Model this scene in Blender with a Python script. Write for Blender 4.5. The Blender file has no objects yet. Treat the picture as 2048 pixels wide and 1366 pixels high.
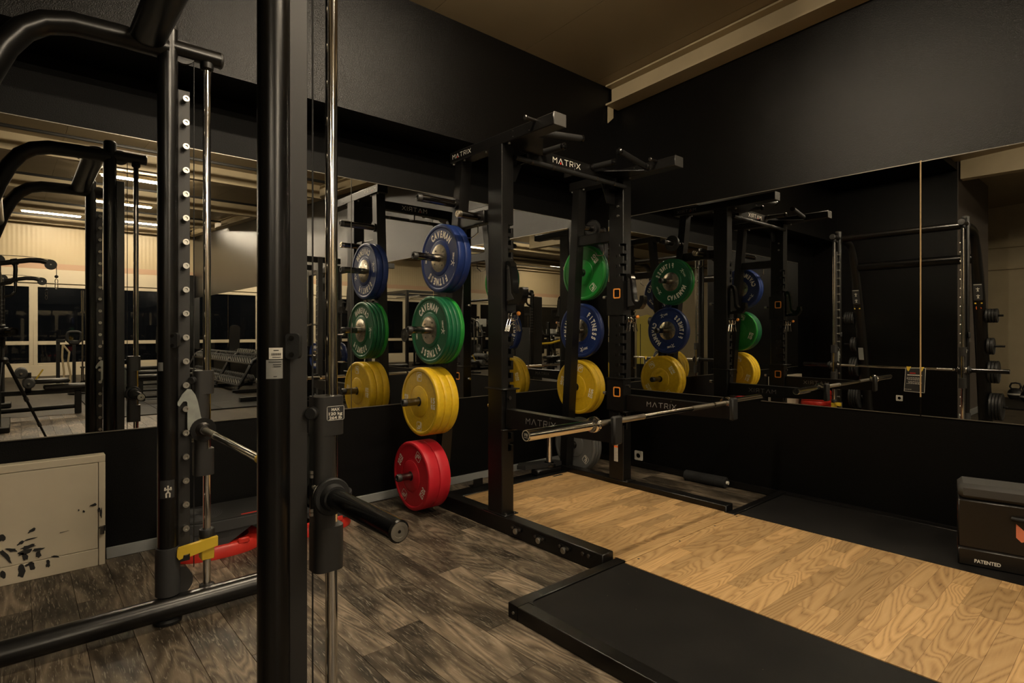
import bpy, bmesh, math, random
from mathutils import Vector, Matrix
random.seed(7)
R = math.radians
S = bpy.context.scene
COL = S.collection

# ------------------------------------------------------------------ camera
cam_d = bpy.data.cameras.new('camera'); cam = bpy.data.objects.new('camera', cam_d); COL.objects.link(cam)
cam.location = (0, 0, 1.20); cam.rotation_euler = (R(90), 0, R(48.87 - 90))
cam_d.sensor_width = 36; cam_d.lens = 36 * 1137 / 2048; cam_d.shift_y = (663.7 - 683) / 2048
cam_d.clip_start = 0.02; cam_d.clip_end = 100
S.camera = cam
# ------------------------------------------------------------------ world, exposure
S.view_settings.view_transform = 'Standard'; S.view_settings.look = 'None'
S.view_settings.gamma = 1; S.view_settings.use_curve_mapping = False
S.view_settings.exposure = 2.12
w = bpy.data.worlds.new('night'); S.world = w; w.use_nodes = True
w.node_tree.nodes['Background'].inputs[0].default_value = (0.010, 0.012, 0.018, 1)
w.node_tree.nodes['Background'].inputs[1].default_value = 0.15
LAMP = 54.0          # emission of the ceiling tubes
LAMP_NEAR = 66.0     # the tube over the lifting corner
LAMP_COL = (1.0, 0.845, 0.63)
S.cycles.max_bounces = 14; S.cycles.glossy_bounces = 10; S.cycles.diffuse_bounces = 4
S.cycles.transparent_max_bounces = 8; S.cycles.caustics_reflective = True; S.cycles.sample_clamp_indirect = 4.0

DL, DR = 3.673, 4.177     # mirror planes
def ceil_z(y): return 3.42 + 0.058 * (3.32 - y)

# ------------------------------------------------------------------ materials
def new_mat(name):
    m = bpy.data.materials.new(name); m.use_nodes = True
    nt = m.node_tree; return m, nt, nt.nodes['Principled BSDF']
def N(nt, t, **kw):
    n = nt.nodes.new(t)
    for k, v in kw.items(): setattr(n, k, v)
    return n
def L(nt, a, b): nt.links.new(a, b)
M = {}
def simple(name, col, rough=.5, metal=0.0, spec=.5, bump=0, bscale=200, var=0, vscale=30, coat=0, emit=0):
    m, nt, b = new_mat(name)
    b.inputs['Base Color'].default_value = (*col, 1); b.inputs['Roughness'].default_value = rough
    b.inputs['Metallic'].default_value = metal; b.inputs['Specular IOR Level'].default_value = spec
    if coat: b.inputs['Coat Weight'].default_value = coat; b.inputs['Coat Roughness'].default_value = .08
    if emit:
        b.inputs['Emission Color'].default_value = (*col, 1); b.inputs['Emission Strength'].default_value = emit
    if bump or var:
        g = N(nt, 'ShaderNodeNewGeometry')
    if bump:
        n = N(nt, 'ShaderNodeTexNoise'); n.inputs['Scale'].default_value = bscale; n.inputs['Detail'].default_value = 3
        bp = N(nt, 'ShaderNodeBump'); bp.inputs['Strength'].default_value = bump; bp.inputs['Distance'].default_value = .004
        L(nt, g.outputs['Position'], n.inputs['Vector']); L(nt, n.outputs['Fac'], bp.inputs['Height']); L(nt, bp.outputs['Normal'], b.inputs['Normal'])
    if var:
        n = N(nt, 'ShaderNodeTexNoise'); n.inputs['Scale'].default_value = vscale; n.inputs['Detail'].default_value = 4
        mx = N(nt, 'ShaderNodeMapRange'); mx.inputs['To Min'].default_value = 1 - var; mx.inputs['To Max'].default_value = 1 + var
        mx.inputs['From Min'].default_value = .3; mx.inputs['From Max'].default_value = .7
        mu = N(nt, 'ShaderNodeVectorMath', operation='SCALE'); mu.inputs[0].default_value = col
        L(nt, g.outputs['Position'], n.inputs['Vector']); L(nt, n.outputs['Fac'], mx.inputs['Value']); L(nt, mx.outputs['Result'], mu.inputs['Scale'])
        L(nt, mu.outputs['Vector'], b.inputs['Base Color'])
    M[name] = m; return m
simple('wall_black', (.0022, .0019, .0016), .33, bump=.5, bscale=230, spec=.21)
simple('wall_satin', (.0020, .0017, .0014), .28, bump=.40, bscale=230, spec=.34)
simple('wall_black_lower', (.0011, .0010, .0009), .55, bump=.3, bscale=260, spec=.15)
simple('black_metal', (.0036, .0033, .0030), .36, spec=.42, var=.25, vscale=14)
simple('black_gloss', (.004, .004, .004), .18, spec=.5)
simple('satin_tube', (.0036, .0033, .0030), .28, spec=.5)
simple('plastic_dark', (.021, .0198, .0185), .46, spec=.45)
simple('rubber_black', (.006, .006, .0058), .6, bump=.2, bscale=400)
simple('rubber_grey', (.028, .028, .0285), .6)
simple('chrome', (.78, .76, .72), .10, metal=1)
simple('peg_metal', (.20, .19, .18), .16, metal=1)
simple('cabinet_cream', (.50, .445, .33), .45, var=.05, vscale=5)
simple('beam_cap', (.06, .057, .052), .45)
simple('chrome_knurl', (.55, .52, .46), .30, metal=1, bump=.3, bscale=900)
simple('steel', (.50, .48, .43), .34, metal=1)
simple('steel_dark', (.16, .15, .14), .35, metal=1)
simple('plate_grey_metal', (.34, .36, .33), .45, metal=.6, var=.15, vscale=25)
simple('mirror', (.86, .86, .83), .0, metal=1)
simple('mirror_edge', (.22, .20, .16), .3, metal=.6)
simple('cream', (.44, .36, .225), .5, var=.06, vscale=4)
simple('cream_panel', (.42, .36, .25), .45, var=.05, vscale=3)
simple('white_frame', (.72, .63, .46), .4)
simple('pale_pink', (.56, .37, .24), .5)
simple('baseboard_grey', (.20, .205, .20), .4)
simple('glass_night', (.004, .005, .007), .02, spec=.6)
simple('dark_floor_mat', (.012, .0115, .0105), .62, spec=.25, bump=.2, bscale=300, var=.3, vscale=200)
simple('yellow_paint', (.62, .42, .03), .42)
simple('yellow_pad', (.55, .45, .07), .5)
simple('orange', (.75, .27, .04), .4)
simple('red_step', (.52, .025, .015), .42)
simple('white_print', (.78, .74, .64), .55)
simple('grey_print', (.24, .23, .22), .5)
simple('red_dot', (.7, .03, .02), .5)
simple('label_white', (.66, .63, .55), .5)
simple('label_grey', (.25, .25, .23), .4)
simple('label_dark', (.03, .03, .03), .4)
simple('warn_orange', (.8, .17, .03), .5)
simple('tape_yellow', (.80, .55, .06), .5)
simple('pad_grey', (.038, .037, .034), .6, bump=.25, bscale=350)
simple('vinyl_black', (.007, .006, .005), .38, bump=.1, bscale=60)
simple('coral', (.70, .20, .10), .5)
simple('foam', (.007, .007, .007), .85, bump=.5, bscale=300)
simple('rope', (.42, .33, .19), .8)
simple('dumbbell_face', (.34, .335, .30), .5)
simple('dumbbell_grey', (.20, .20, .185), .4, metal=.3)
simple('iron', (.012, .012, .0115), .5, bump=.15, bscale=120)
simple('brown_wall', (.080, .066, .054), .55, bump=.3, bscale=200)
simple('blue_plate', (.008, .022, .105), .40, spec=.4)
simple('green_plate', (.006, .088, .034), .38, spec=.4)
simple('green_bright', (.013, .20, .028), .38, spec=.4)
simple('yellow_plate', (.62, .40, .012), .42, var=.08, vscale=40)
simple('red_plate', (.50, .013, .024), .42, spec=.4)
simple('grey_plate', (.105, .105, .10), .55)
simple('hub_steel', (.72, .66, .54), .26, metal=1, var=.25, vscale=50)
simple('screen_blue', (.1, .08, .9), .4, emit=1.2)
simple('nailing', (.45, .30, .14), .5)
def emis(name, col, st):
    m = bpy.data.materials.new(name); m.use_nodes = True; nt = m.node_tree; nt.nodes.clear()
    e = N(nt, 'ShaderNodeEmission'); e.inputs[0].default_value = (*col, 1); e.inputs[1].default_value = st
    o = N(nt, 'ShaderNodeOutputMaterial'); L(nt, e.outputs[0], o.inputs[0]); M[name] = m
emis('tube_light', LAMP_COL, LAMP)
emis('tube_light_near', LAMP_COL, LAMP_NEAR)

def wood(name, along, ramp, grain_scale, ring_scale, rough, stretch, rings=9, bump=.1, streak=None, tone=(.75, 1.25)):
    """along: 0 = grain runs along x, 1 = along y"""
    m, nt, b = new_mat(name)
    g = N(nt, 'ShaderNodeNewGeometry'); oi = N(nt, 'ShaderNodeObjectInfo')
    off = N(nt, 'ShaderNodeVectorMath', operation='SCALE'); off.inputs[0].default_value = (13.7, 27.1, 5.3)
    L(nt, oi.outputs['Random'], off.inputs['Scale'])
    add = N(nt, 'ShaderNodeVectorMath', operation='ADD'); L(nt, g.outputs['Position'], add.inputs[0]); L(nt, off.outputs['Vector'], add.inputs[1])
    mp = N(nt, 'ShaderNodeMapping')
    sc = [1, 1, 1]; sc[along] = stretch; mp.inputs['Scale'].default_value = sc
    L(nt, add.outputs['Vector'], mp.inputs['Vector'])
    n1 = N(nt, 'ShaderNodeTexNoise'); n1.inputs['Scale'].default_value = ring_scale; n1.inputs['Detail'].default_value = 2; n1.inputs['Distortion'].default_value = .6
    L(nt, mp.outputs['Vector'], n1.inputs['Vector'])
    rg = N(nt, 'ShaderNodeMath', operation='MULTIPLY'); rg.inputs[1].default_value = rings; L(nt, n1.outputs['Fac'], rg.inputs[0])
    fr = N(nt, 'ShaderNodeMath', operation='PINGPONG'); fr.inputs[1].default_value = .5; L(nt, rg.outputs[0], fr.inputs[0])
    n2 = N(nt, 'ShaderNodeTexNoise'); n2.inputs['Scale'].default_value = grain_scale; n2.inputs['Detail'].default_value = 5; n2.inputs['Roughness'].default_value = .65
    mp2 = N(nt, 'ShaderNodeMapping'); sc2 = [1, 1, 1]; sc2[along] = stretch * .35; mp2.inputs['Scale'].default_value = sc2
    L(nt, add.outputs['Vector'], mp2.inputs['Vector']); L(nt, mp2.outputs['Vector'], n2.inputs['Vector'])
    mix = N(nt, 'ShaderNodeMath', operation='MULTIPLY_ADD'); mix.inputs[1].default_value = 1.1; L(nt, fr.outputs[0], mix.inputs[0])
    sub = N(nt, 'ShaderNodeMath', operation='MULTIPLY'); sub.inputs[1].default_value = .55; L(nt, n2.outputs['Fac'], sub.inputs[0]); L(nt, sub.outputs[0], mix.inputs[2])
    cr = N(nt, 'ShaderNodeValToRGB'); el = cr.color_ramp.elements
    el[0].position, el[0].color = ramp[0][0], (*ramp[0][1], 1); el[1].position, el[1].color = ramp[-1][0], (*ramp[-1][1], 1)
    for p, c in ramp[1:-1]: e = el.new(p); e.color = (*c, 1)
    L(nt, mix.outputs[0], cr.inputs['Fac'])
    tone_n = N(nt, 'ShaderNodeMapRange'); tone_n.inputs['To Min'].default_value, tone_n.inputs['To Max'].default_value = tone
    L(nt, oi.outputs['Random'], tone_n.inputs['Value'])
    mu = N(nt, 'ShaderNodeVectorMath', operation='SCALE'); L(nt, cr.outputs['Color'], mu.inputs[0]); L(nt, tone_n.outputs['Result'], mu.inputs['Scale'])
    last = mu.outputs['Vector']
    if streak:      # limed pores: thin pale dashes + cloudy wear
        n3 = N(nt, 'ShaderNodeTexNoise'); n3.inputs['Scale'].default_value = 150; n3.inputs['Detail'].default_value = 2; n3.inputs['Distortion'].default_value = 1.2
        mp3 = N(nt, 'ShaderNodeMapping'); s3 = [1, 1, 1]; s3[along] = .09; mp3.inputs['Scale'].default_value = s3
        L(nt, add.outputs['Vector'], mp3.inputs['Vector']); L(nt, mp3.outputs['Vector'], n3.inputs['Vector'])
        r3 = N(nt, 'ShaderNodeMapRange'); r3.inputs['From Min'].default_value = .57; r3.inputs['From Max'].default_value = .70
        L(nt, n3.outputs['Fac'], r3.inputs['Value'])
        n4 = N(nt, 'ShaderNodeTexNoise'); n4.inputs['Scale'].default_value = 3.2; n4.inputs['Detail'].default_value = 3
        mp4 = N(nt, 'ShaderNodeMapping'); s4 = [1.6, 1.6, 1]; s4[along] = .8; mp4.inputs['Scale'].default_value = s4
        L(nt, add.outputs['Vector'], mp4.inputs['Vector']); L(nt, mp4.outputs['Vector'], n4.inputs['Vector'])
        r4 = N(nt, 'ShaderNodeMapRange'); r4.inputs['From Min'].default_value = .38; r4.inputs['From Max'].default_value = .66
        r4.inputs['To Min'].default_value = .36; r4.inputs['To Max'].default_value = 1.9; L(nt, n4.outputs['Fac'], r4.inputs['Value'])
        m4 = N(nt, 'ShaderNodeVectorMath', operation='SCALE'); L(nt, last, m4.inputs[0]); L(nt, r4.outputs['Result'], m4.inputs['Scale'])
        mm = N(nt, 'ShaderNodeMath', operation='MULTIPLY'); L(nt, r3.outputs['Result'], mm.inputs[0]); mm.inputs[1].default_value = .55
        mc = N(nt, 'ShaderNodeMix', data_type='RGBA'); L(nt, mm.outputs[0], mc.inputs['Factor']); L(nt, m4.outputs['Vector'], mc.inputs['A']); mc.inputs['B'].default_value = (*streak, 1)
        last = mc.outputs['Result']
    L(nt, last, b.inputs['Base Color']); b.inputs['Roughness'].default_value = rough; b.inputs['Specular IOR Level'].default_value = .3
    if bump:
        bp = N(nt, 'ShaderNodeBump'); bp.inputs['Strength'].default_value = bump; bp.inputs['Distance'].default_value = .002
        L(nt, mix.outputs[0], bp.inputs['Height']); L(nt, bp.outputs['Normal'], b.inputs['Normal'])
    M[name] = m
wood('oak', 0, [(.16, (.15, .078, .028)), (.29, (.39, .232, .096)), (.55, (.52, .330, .145)), (.95, (.59, .390, .185))], 140, 4.5, .42, .20, rings=26, tone=(.74, 1.2))
wood('floor_wood', 1, [(.15, (.034, .025, .017)), (.5, (.090, .069, .047)), (.95, (.172, .136, .096))], 90, 5, .48, .16, rings=16, streak=(.36, .32, .25), tone=(.75, 1.25))

def far_floor():
    m, nt, b = new_mat('floor_far')
    g = N(nt, 'ShaderNodeNewGeometry'); mp = N(nt, 'ShaderNodeMapping'); mp.inputs['Rotation'].default_value = (0, 0, R(90))
    L(nt, g.outputs['Position'], mp.inputs['Vector'])
    br = N(nt, 'ShaderNodeTexBrick'); br.inputs['Scale'].default_value = 1; br.inputs['Brick Width'].default_value = .92; br.inputs['Row Height'].default_value = .152
    br.inputs['Mortar Size'].default_value = .001; br.inputs['Color1'].default_value = (.030, .024, .017, 1); br.inputs['Color2'].default_value = (.065, .053, .038, 1); br.inputs['Mortar'].default_value = (.01, .008, .006, 1)
    L(nt, mp.outputs['Vector'], br.inputs['Vector']); L(nt, br.outputs['Color'], b.inputs['Base Color']); b.inputs['Roughness'].default_value = .55; b.inputs['Specular IOR Level'].default_value = .25
    M['floor_far'] = m
far_floor()
def mat_rubber():
    m, nt, b = new_mat('platform_rubber')
    g = N(nt, 'ShaderNodeNewGeometry')
    v = N(nt, 'ShaderNodeTexVoronoi'); v.inputs['Scale'].default_value = 16; v.inputs['Randomness'].default_value = 1
    L(nt, g.outputs['Position'], v.inputs['Vector'])
    r = N(nt, 'ShaderNodeMapRange'); r.inputs['From Min'].default_value = .035; r.inputs['From Max'].default_value = .02; L(nt, v.outputs['Distance'], r.inputs['Value'])
    n = N(nt, 'ShaderNodeTexNoise'); n.inputs['Scale'].default_value = 5; n.inputs['Detail'].default_value = 5; L(nt, g.outputs['Position'], n.inputs['Vector'])
    cr = N(nt, 'ShaderNodeValToRGB'); cr.color_ramp.elements[0].position = .35; cr.color_ramp.elements[0].color = (.0026, .0023, .0021, 1)
    cr.color_ramp.elements[1].position = .7; cr.color_ramp.elements[1].color = (.0066, .0059, .0053, 1); L(nt, n.outputs['Fac'], cr.inputs['Fac'])
    mx = N(nt, 'ShaderNodeMix', data_type='RGBA'); L(nt, r.outputs['Result'], mx.inputs['Factor']); L(nt, cr.outputs['Color'], mx.inputs['A']); mx.inputs['B'].default_value = (.22, .19, .14, 1)
    L(nt, mx.outputs['Result'], b.inputs['Base Color']); b.inputs['Roughness'].default_value = .60; b.inputs['Specular IOR Level'].default_value = .28
    n2 = N(nt, 'ShaderNodeTexNoise'); n2.inputs['Scale'].default_value = 500; L(nt, g.outputs['Position'], n2.inputs['Vector'])
    bp = N(nt, 'ShaderNodeBump'); bp.inputs['Strength'].default_value = .25; bp.inputs['Distance'].default_value = .002; L(nt, n2.outputs['Fac'], bp.inputs['Height']); L(nt, bp.outputs['Normal'], b.inputs['Normal'])
    M['platform_rubber'] = m
mat_rubber()
def ribbed(name, col, freq, axis):
    m, nt, b = new_mat(name); b.inputs['Base Color'].default_value = (*col, 1); b.inputs['Roughness'].default_value = .42
    g = N(nt, 'ShaderNodeNewGeometry'); wv = N(nt, 'ShaderNodeTexWave', bands_direction=axis); wv.inputs['Scale'].default_value = freq
    L(nt, g.outputs['Position'], wv.inputs['Vector']); bp = N(nt, 'ShaderNodeBump'); bp.inputs['Strength'].default_value = .35; bp.inputs['Distance'].default_value = .006
    L(nt, wv.outputs['Fac'], bp.inputs['Height']); L(nt, bp.outputs['Normal'], b.inputs['Normal']); M[name] = m
ribbed('cream_ribbed', (.56, .455, .28), 3.2, 'X')
simple('ceiling_panel', (.29, .222, .128), .45, var=.05, vscale=2)

# ------------------------------------------------------------------ mesh builder
class MB:
    def __init__(s): s.v = []; s.f = []
    def add(s, vs, fs):
        o = len(s.v); s.v += [tuple(p) for p in vs]; s.f += [tuple(i + o for i in f) for f in fs]; return s
    def box(s, x0, x1, y0, y1, z0, z1, b=0.0, M4=None):
        if x0 > x1: x0, x1 = x1, x0
        if y0 > y1: y0, y1 = y1, y0
        if z0 > z1: z0, z1 = z1, z0
        if b <= 0:
            vs = [(x, y, z) for x in (x0, x1) for y in (y0, y1) for z in (z0, z1)]
            fs = [(0, 1, 3, 2), (4, 6, 7, 5), (0, 4, 5, 1), (2, 3, 7, 6), (0, 2, 6, 4), (1, 5, 7, 3)]
        else:
            b = min(b, (x1 - x0) * .49, (y1 - y0) * .49, (z1 - z0) * .49)
            vs = []; idx = {}
            X = (x0, x1); Y = (y0, y1); Z = (z0, z1)
            for i in (0, 1):
                for j in (0, 1):
                    for k in (0, 1):
                        sx, sy, sz = (1 - 2 * i), (1 - 2 * j), (1 - 2 * k)
                        idx[i, j, k, 0] = len(vs); vs.append((X[i], Y[j] + sy * b, Z[k] + sz * b))
                        idx[i, j, k, 1] = len(vs); vs.append((X[i] + sx * b, Y[j], Z[k] + sz * b))
                        idx[i, j, k, 2] = len(vs); vs.append((X[i] + sx * b, Y[j] + sy * b, Z[k]))
            fs = []
            for i in (0, 1):
                fs.append([idx[i, 0, 0, 0], idx[i, 0, 1, 0], idx[i, 1, 1, 0], idx[i, 1, 0, 0]])
                fs.append([idx[0, i, 0, 1], idx[1, i, 0, 1], idx[1, i, 1, 1], idx[0, i, 1, 1]])
                fs.append([idx[0, 0, i, 2], idx[0, 1, i, 2], idx[1, 1, i, 2], idx[1, 0, i, 2]])
            for i in (0, 1):
                for j in (0, 1):
                    fs.append([idx[i, j, 0, 0], idx[i, j, 1, 0], idx[i, j, 1, 1], idx[i, j, 0, 1]])
                    fs.append([idx[i, 0, j, 0], idx[i, 1, j, 0], idx[i, 1, j, 2], idx[i, 0, j, 2]])
                    fs.append([idx[0, i, j, 1], idx[1, i, j, 1], idx[1, i, j, 2], idx[0, i, j, 2]])
            for i in (0, 1):
                for j in (0, 1):
                    for k in (0, 1): fs.append([idx[i, j, k, 0], idx[i, j, k, 1], idx[i, j, k, 2]])
        if M4: vs = [M4 @ Vector(p) for p in vs]
        return s.add(vs, fs)
    def tube(s, path, r, n=14, cap=True, ry=None, up=None):
        """sweep; r number or list; ry second radius along `up`-side"""
        P = [Vector(p) for p in path]; k = len(P); rs = r if isinstance(r, (list, tuple)) else [r] * k
        T = []
        for i in range(k):
            t = (P[min(i + 1, k - 1)] - P[max(i - 1, 0)])
            T.append(t.normalized())
        u = Vector(up) if up else (Vector((0, 0, 1)) if abs(T[0].z) < .9 else Vector((1, 0, 0)))
        vs = []; fs = []
        for i in range(k):
            u = (u - T[i] * u.dot(T[i])).normalized(); w_ = T[i].cross(u)
            rr = rs[i]; r2 = rr if ry is None else (ry[i] if isinstance(ry, (list, tuple)) else ry)
            for j in range(n):
                a = 2 * math.pi * j / n; vs.append(P[i] + w_ * (rr * math.cos(a)) + u * (r2 * math.sin(a)))
        for i in range(k - 1):
            for j in range(n):
                a, b_ = i * n + j, i * n + (j + 1) % n; fs.append((a, b_, b_ + n, a + n))
        if cap: fs.append(tuple(range(n))[::-1]); fs.append(tuple(range((k - 1) * n, k * n)))
        return s.add(vs, fs)
    def cyl(s, p0, p1, r, n=18, r1=None, bev=0):
        p0, p1 = Vector(p0), Vector(p1); r1 = r if r1 is None else r1
        if bev:
            t = (p1 - p0).normalized() * bev
            return s.tube([p0, p0 + t, p1 - t, p1], [r - bev, r, r1, r1 - bev], n)
        return s.tube([p0, p1], [r, r1], n)
    def lathe(s, prof, o, ax, n=40, closed=False):
        """prof [(along, radius)], closed loop if closed"""
        o = Vector(o); ax = Vector(ax).normalized(); u = Vector((0, 0, 1)) if abs(ax.z) < .9 else Vector((1, 0, 0))
        u = (u - ax * u.dot(ax)).normalized(); w_ = ax.cross(u); k = len(prof); vs = []; fs = []
        for a, r in prof:
            for j in range(n):
                t = 2 * math.pi * j / n; vs.append(o + ax * a + u * (r * math.cos(t)) + w_ * (r * math.sin(t)))
        for i in range(k if closed else k - 1):
            i2 = (i + 1) % k
            for j in range(n):
                j2 = (j + 1) % n; fs.append((i * n + j, i * n + j2, i2 * n + j2, i2 * n + j))
        if not closed:
            if prof[0][1] > 1e-6: fs.append(tuple(range(n)))
            if prof[-1][1] > 1e-6: fs.append(tuple(range((k - 1) * n, k * n)))
        return s.add(vs, fs)
    def prism(s, poly, o, ux, uy, depth):
        """2d polygon in plane (o,ux,uy), extruded by depth along ux x uy (both sides centred)"""
        o, ux, uy = Vector(o), Vector(ux), Vector(uy); nn = ux.cross(uy).normalized() * (depth / 2); k = len(poly)
        vs = [o + ux * a + uy * b - nn for a, b in poly] + [o + ux * a + uy * b + nn for a, b in poly]
        fs = [tuple(range(k))[::-1], tuple(range(k, 2 * k))] + [(i, (i + 1) % k, (i + 1) % k + k, i + k) for i in range(k)]
        return s.add(vs, fs)
    def quad(s, a, b, c, d): return s.add([a, b, c, d], [(0, 1, 2, 3)])
    def strokes(s, lines, o, ux, uy, w_, d=.0008):
        """thick 2d polylines as flat print just proud of the surface"""
        o, ux, uy = Vector(o), Vector(ux), Vector(uy); nn = ux.cross(uy).normalized() * d
        for ln in lines:
            for (a, b) in zip(ln[:-1], ln[1:]):
                A = Vector((a[0], a[1])); B = Vector((b[0], b[1])); t = (B - A)
                if t.length < 1e-9: continue
                t.normalize(); nrm = Vector((-t.y, t.x)) * w_ / 2; A = A - t * w_ * .35; B = B + t * w_ * .35
                s.add([o + ux * p.x + uy * p.y + nn for p in (A - nrm, B - nrm, B + nrm, A + nrm)], [(0, 1, 2, 3)])
        return s
    def mesh(s, name, off=(0, 0, 0)):
        me = bpy.data.meshes.new(name); off = Vector(off)
        me.from_pydata([tuple(Vector(p) - off) for p in s.v], [], s.f)
        bm = bmesh.new(); bm.from_mesh(me); bmesh.ops.recalc_face_normals(bm, faces=bm.faces); bm.to_mesh(me); bm.free()
        for p in me.polygons: p.use_smooth = True
        me.set_sharp_from_angle(angle=R(36)); me.validate(); return me
def chamfer(poly, c):
    out = []; n = len(poly); area = sum(poly[i][0] * poly[(i + 1) % n][1] - poly[(i + 1) % n][0] * poly[i][1] for i in range(n)); sg = 1 if area > 0 else -1
    for i in range(n):
        p, a, b = Vector(poly[i]), Vector(poly[i - 1]), Vector(poly[(i + 1) % n]); u, v = (a - p), (b - p)
        cr = (p - a).x * (b - p).y - (p - a).y * (b - p).x
        if cr * sg > 0 and min(u.length, v.length) > 2.5 * c: out += [tuple(p + u.normalized() * c), tuple(p + v.normalized() * c)]
        else: out.append(tuple(p))
    return out
ORG = {}
def link(o, parent=None, org=(0, 0, 0)):
    COL.objects.link(o); ORG[o.name] = Vector(org)
    if parent: o.parent = parent; o.location = Vector(org) - ORG[parent.name]
    else: o.location = org
    return o
def props(o, label=None, cat=None, group=None, kind=None):
    if label: o['label'] = label
    if cat: o['category'] = cat
    if group: o['group'] = group
    if kind: o['kind'] = kind
    return o
def thing(name, label, cat, loc=(0, 0, 0), group=None, kind=None):
    o = bpy.data.objects.new(name, None); o.empty_display_size = .05
    return props(link(o, None, loc), label, cat, group, kind)
def part(name, mb, mat, parent, label=None, kind=None):
    me = mb.mesh(name, ORG[parent.name]); me.materials.append(M[mat])
    o = bpy.data.objects.new(name, me); link(o, parent, ORG[parent.name]); o.location = (0, 0, 0)
    return props(o, label, kind=kind)
def solid(name, mb, mat, label, cat, org=None, group=None, kind=None):
    if org is None:
        xs = [p[0] for p in mb.v]; ys = [p[1] for p in mb.v]; zs = [p[2] for p in mb.v]
        org = ((min(xs) + max(xs)) / 2, (min(ys) + max(ys)) / 2, min(zs))
    me = mb.mesh(name, org); me.materials.append(M[mat])
    return props(link(bpy.data.objects.new(name, me), None, org), label, cat, group, kind)
def struct(name, mb, mat, parent=None):
    if parent: return part(name, mb, mat, parent)
    return solid(name, mb, mat, None, None, (0, 0, 0), kind='structure')
def copy_tree(o, parent=None):
    c = o.copy(); COL.objects.link(c); ORG[c.name] = ORG[o.name].copy()
    if parent: c.parent = parent
    for ch in o.children: copy_tree(ch, c)
    return c
def place(o, loc, rz=0, **kw):
    o.location = loc; o.rotation_euler = (0, 0, rz); ORG[o.name] = Vector(loc); return props(o, **kw)
def arc(cx, cy, r, a0, a1, n): return [(cx + r * math.cos(R(a0 + (a1 - a0) * i / n)), cy + r * math.sin(R(a0 + (a1 - a0) * i / n))) for i in range(n + 1)]
def rrect(w_, h, r, n=4):
    return arc(w_ / 2 - r, h / 2 - r, r, 0, 90, n) + arc(-w_ / 2 + r, h / 2 - r, r, 90, 180, n) + arc(-w_ / 2 + r, -h / 2 + r, r, 180, 270, n) + arc(w_ / 2 - r, -h / 2 + r, r, 270, 360, n)

# ------------------------------------------------------------------ lettering
_glyph = {}
def glyphs(txt, bold=.0):
    if (txt, bold) in _glyph: return _glyph[txt, bold]
    cu = bpy.data.curves.new('t', 'FONT'); cu.body = txt; cu.size = 1; cu.align_x = 'CENTER'; cu.resolution_u = 3; cu.offset = bold
    ob = bpy.data.objects.new('t', cu); COL.objects.link(ob); bpy.context.view_layer.update()
    me = bpy.data.meshes.new_from_object(ob.evaluated_get(bpy.context.evaluated_depsgraph_get()))
    vs = [(v.co.x, v.co.y) for v in me.vertices]; fs = [tuple(p.vertices) for p in me.polygons]
    bpy.data.objects.remove(ob); bpy.data.curves.remove(cu); bpy.data.meshes.remove(me)
    if vs:
        y0 = min(v[1] for v in vs); y1 = max(v[1] for v in vs); x0 = min(v[0] for v in vs); x1 = max(v[0] for v in vs)
    else: y0 = y1 = x0 = x1 = 0
    _glyph[txt, bold] = (vs, fs, x1 - x0, (x0 + x1) / 2); return _glyph[txt, bold]
CAP = .70    # cap height of the built-in font at size 1 (about)
def text(mb, txt, o, ux, uy, h, w_=None, bold=.02, d=.0008):
    """text centred on o; h = cap height; w_ total width (condense/expand)"""
    vs, fs, W_, xc = glyphs(txt, bold); o, ux, uy = Vector(o), Vector(ux), Vector(uy); nn = ux.cross(uy).normalized() * d
    k = h / CAP; kx = (w_ / W_) if w_ else k
    mb.add([o + ux * ((x - xc) * kx) + uy * (y * k - h / 2) + nn for x, y in vs], fs); return mb
def ring_text(mb, txt, o, ux, uy, rad, h, step, mid, bold=.03, kx=.62, d=.0008):
    """letters set around a circle, reading clockwise, mid = angle (deg, 90 = top) of the middle"""
    o, ux, uy = Vector(o), Vector(ux), Vector(uy)
    for i, ch in enumerate(txt):
        a = R(mid - (i - (len(txt) - 1) / 2) * step)
        out = ux * math.cos(a) + uy * math.sin(a); tang = ux * math.sin(a) - uy * math.cos(a)
        vs, fs, W_, xc = glyphs(ch, bold); k = h / CAP
        nn = ux.cross(uy).normalized() * d
        mb.add([o + out * (rad + y * k - h / 2) + tang * ((x - xc) * k * kx) + nn for x, y in vs], fs)
    return mb
def matrix_word(parent, o, ux, uy, h, mat='white_print', dotmat='red_dot'):
    """the stroke-drawn six letter word of the rack, centred on o"""
    q = [[[(0, 0), (0, 1), (.5, .48), (1, 1), (1, 0)]], [[(0, 0), (.55, 1), (1.1, 0)]], [[(0, 1), (1, 1)], [(.5, 1), (.5, 0)]],
         [[(0, 0), (0, 1), (.75, 1), (.85, .85), (.85, .6), (.72, .48), (.2, .48)], [(.45, .45), (.9, 0)]], [[(0, 0), (0, 1)]], [[(0, 0), (1, 1)], [(0, 1), (1, 0)]]]
    wd = [1, 1.1, 1, .9, 0, 1]; gap = .48; tot = sum(wd) + gap * 5; x = -tot / 2; mb = MB(); dot = None
    for ln, wdt in zip(q, wd):
        mb.strokes([[((x + a) * h, (b - .5) * h) for a, b in l] for l in ln], o, ux, uy, h * .12)
        if wdt == 1.1: dot = x + .55
        x += wdt + gap
    part('lettering', mb, mat, parent)
    if dotmat:
        d = MB(); o2, u2, v2 = Vector(o), Vector(ux), Vector(uy); nn = u2.cross(v2).normalized() * .0008
        d.add([o2 + u2 * (dot + a) * h + v2 * (b - .5) * h + nn for a, b in ((-.2, -.05), (.2, -.05), (0, .38))], [(0, 1, 2)])
        part('lettering_accent', d, dotmat, parent)

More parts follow.
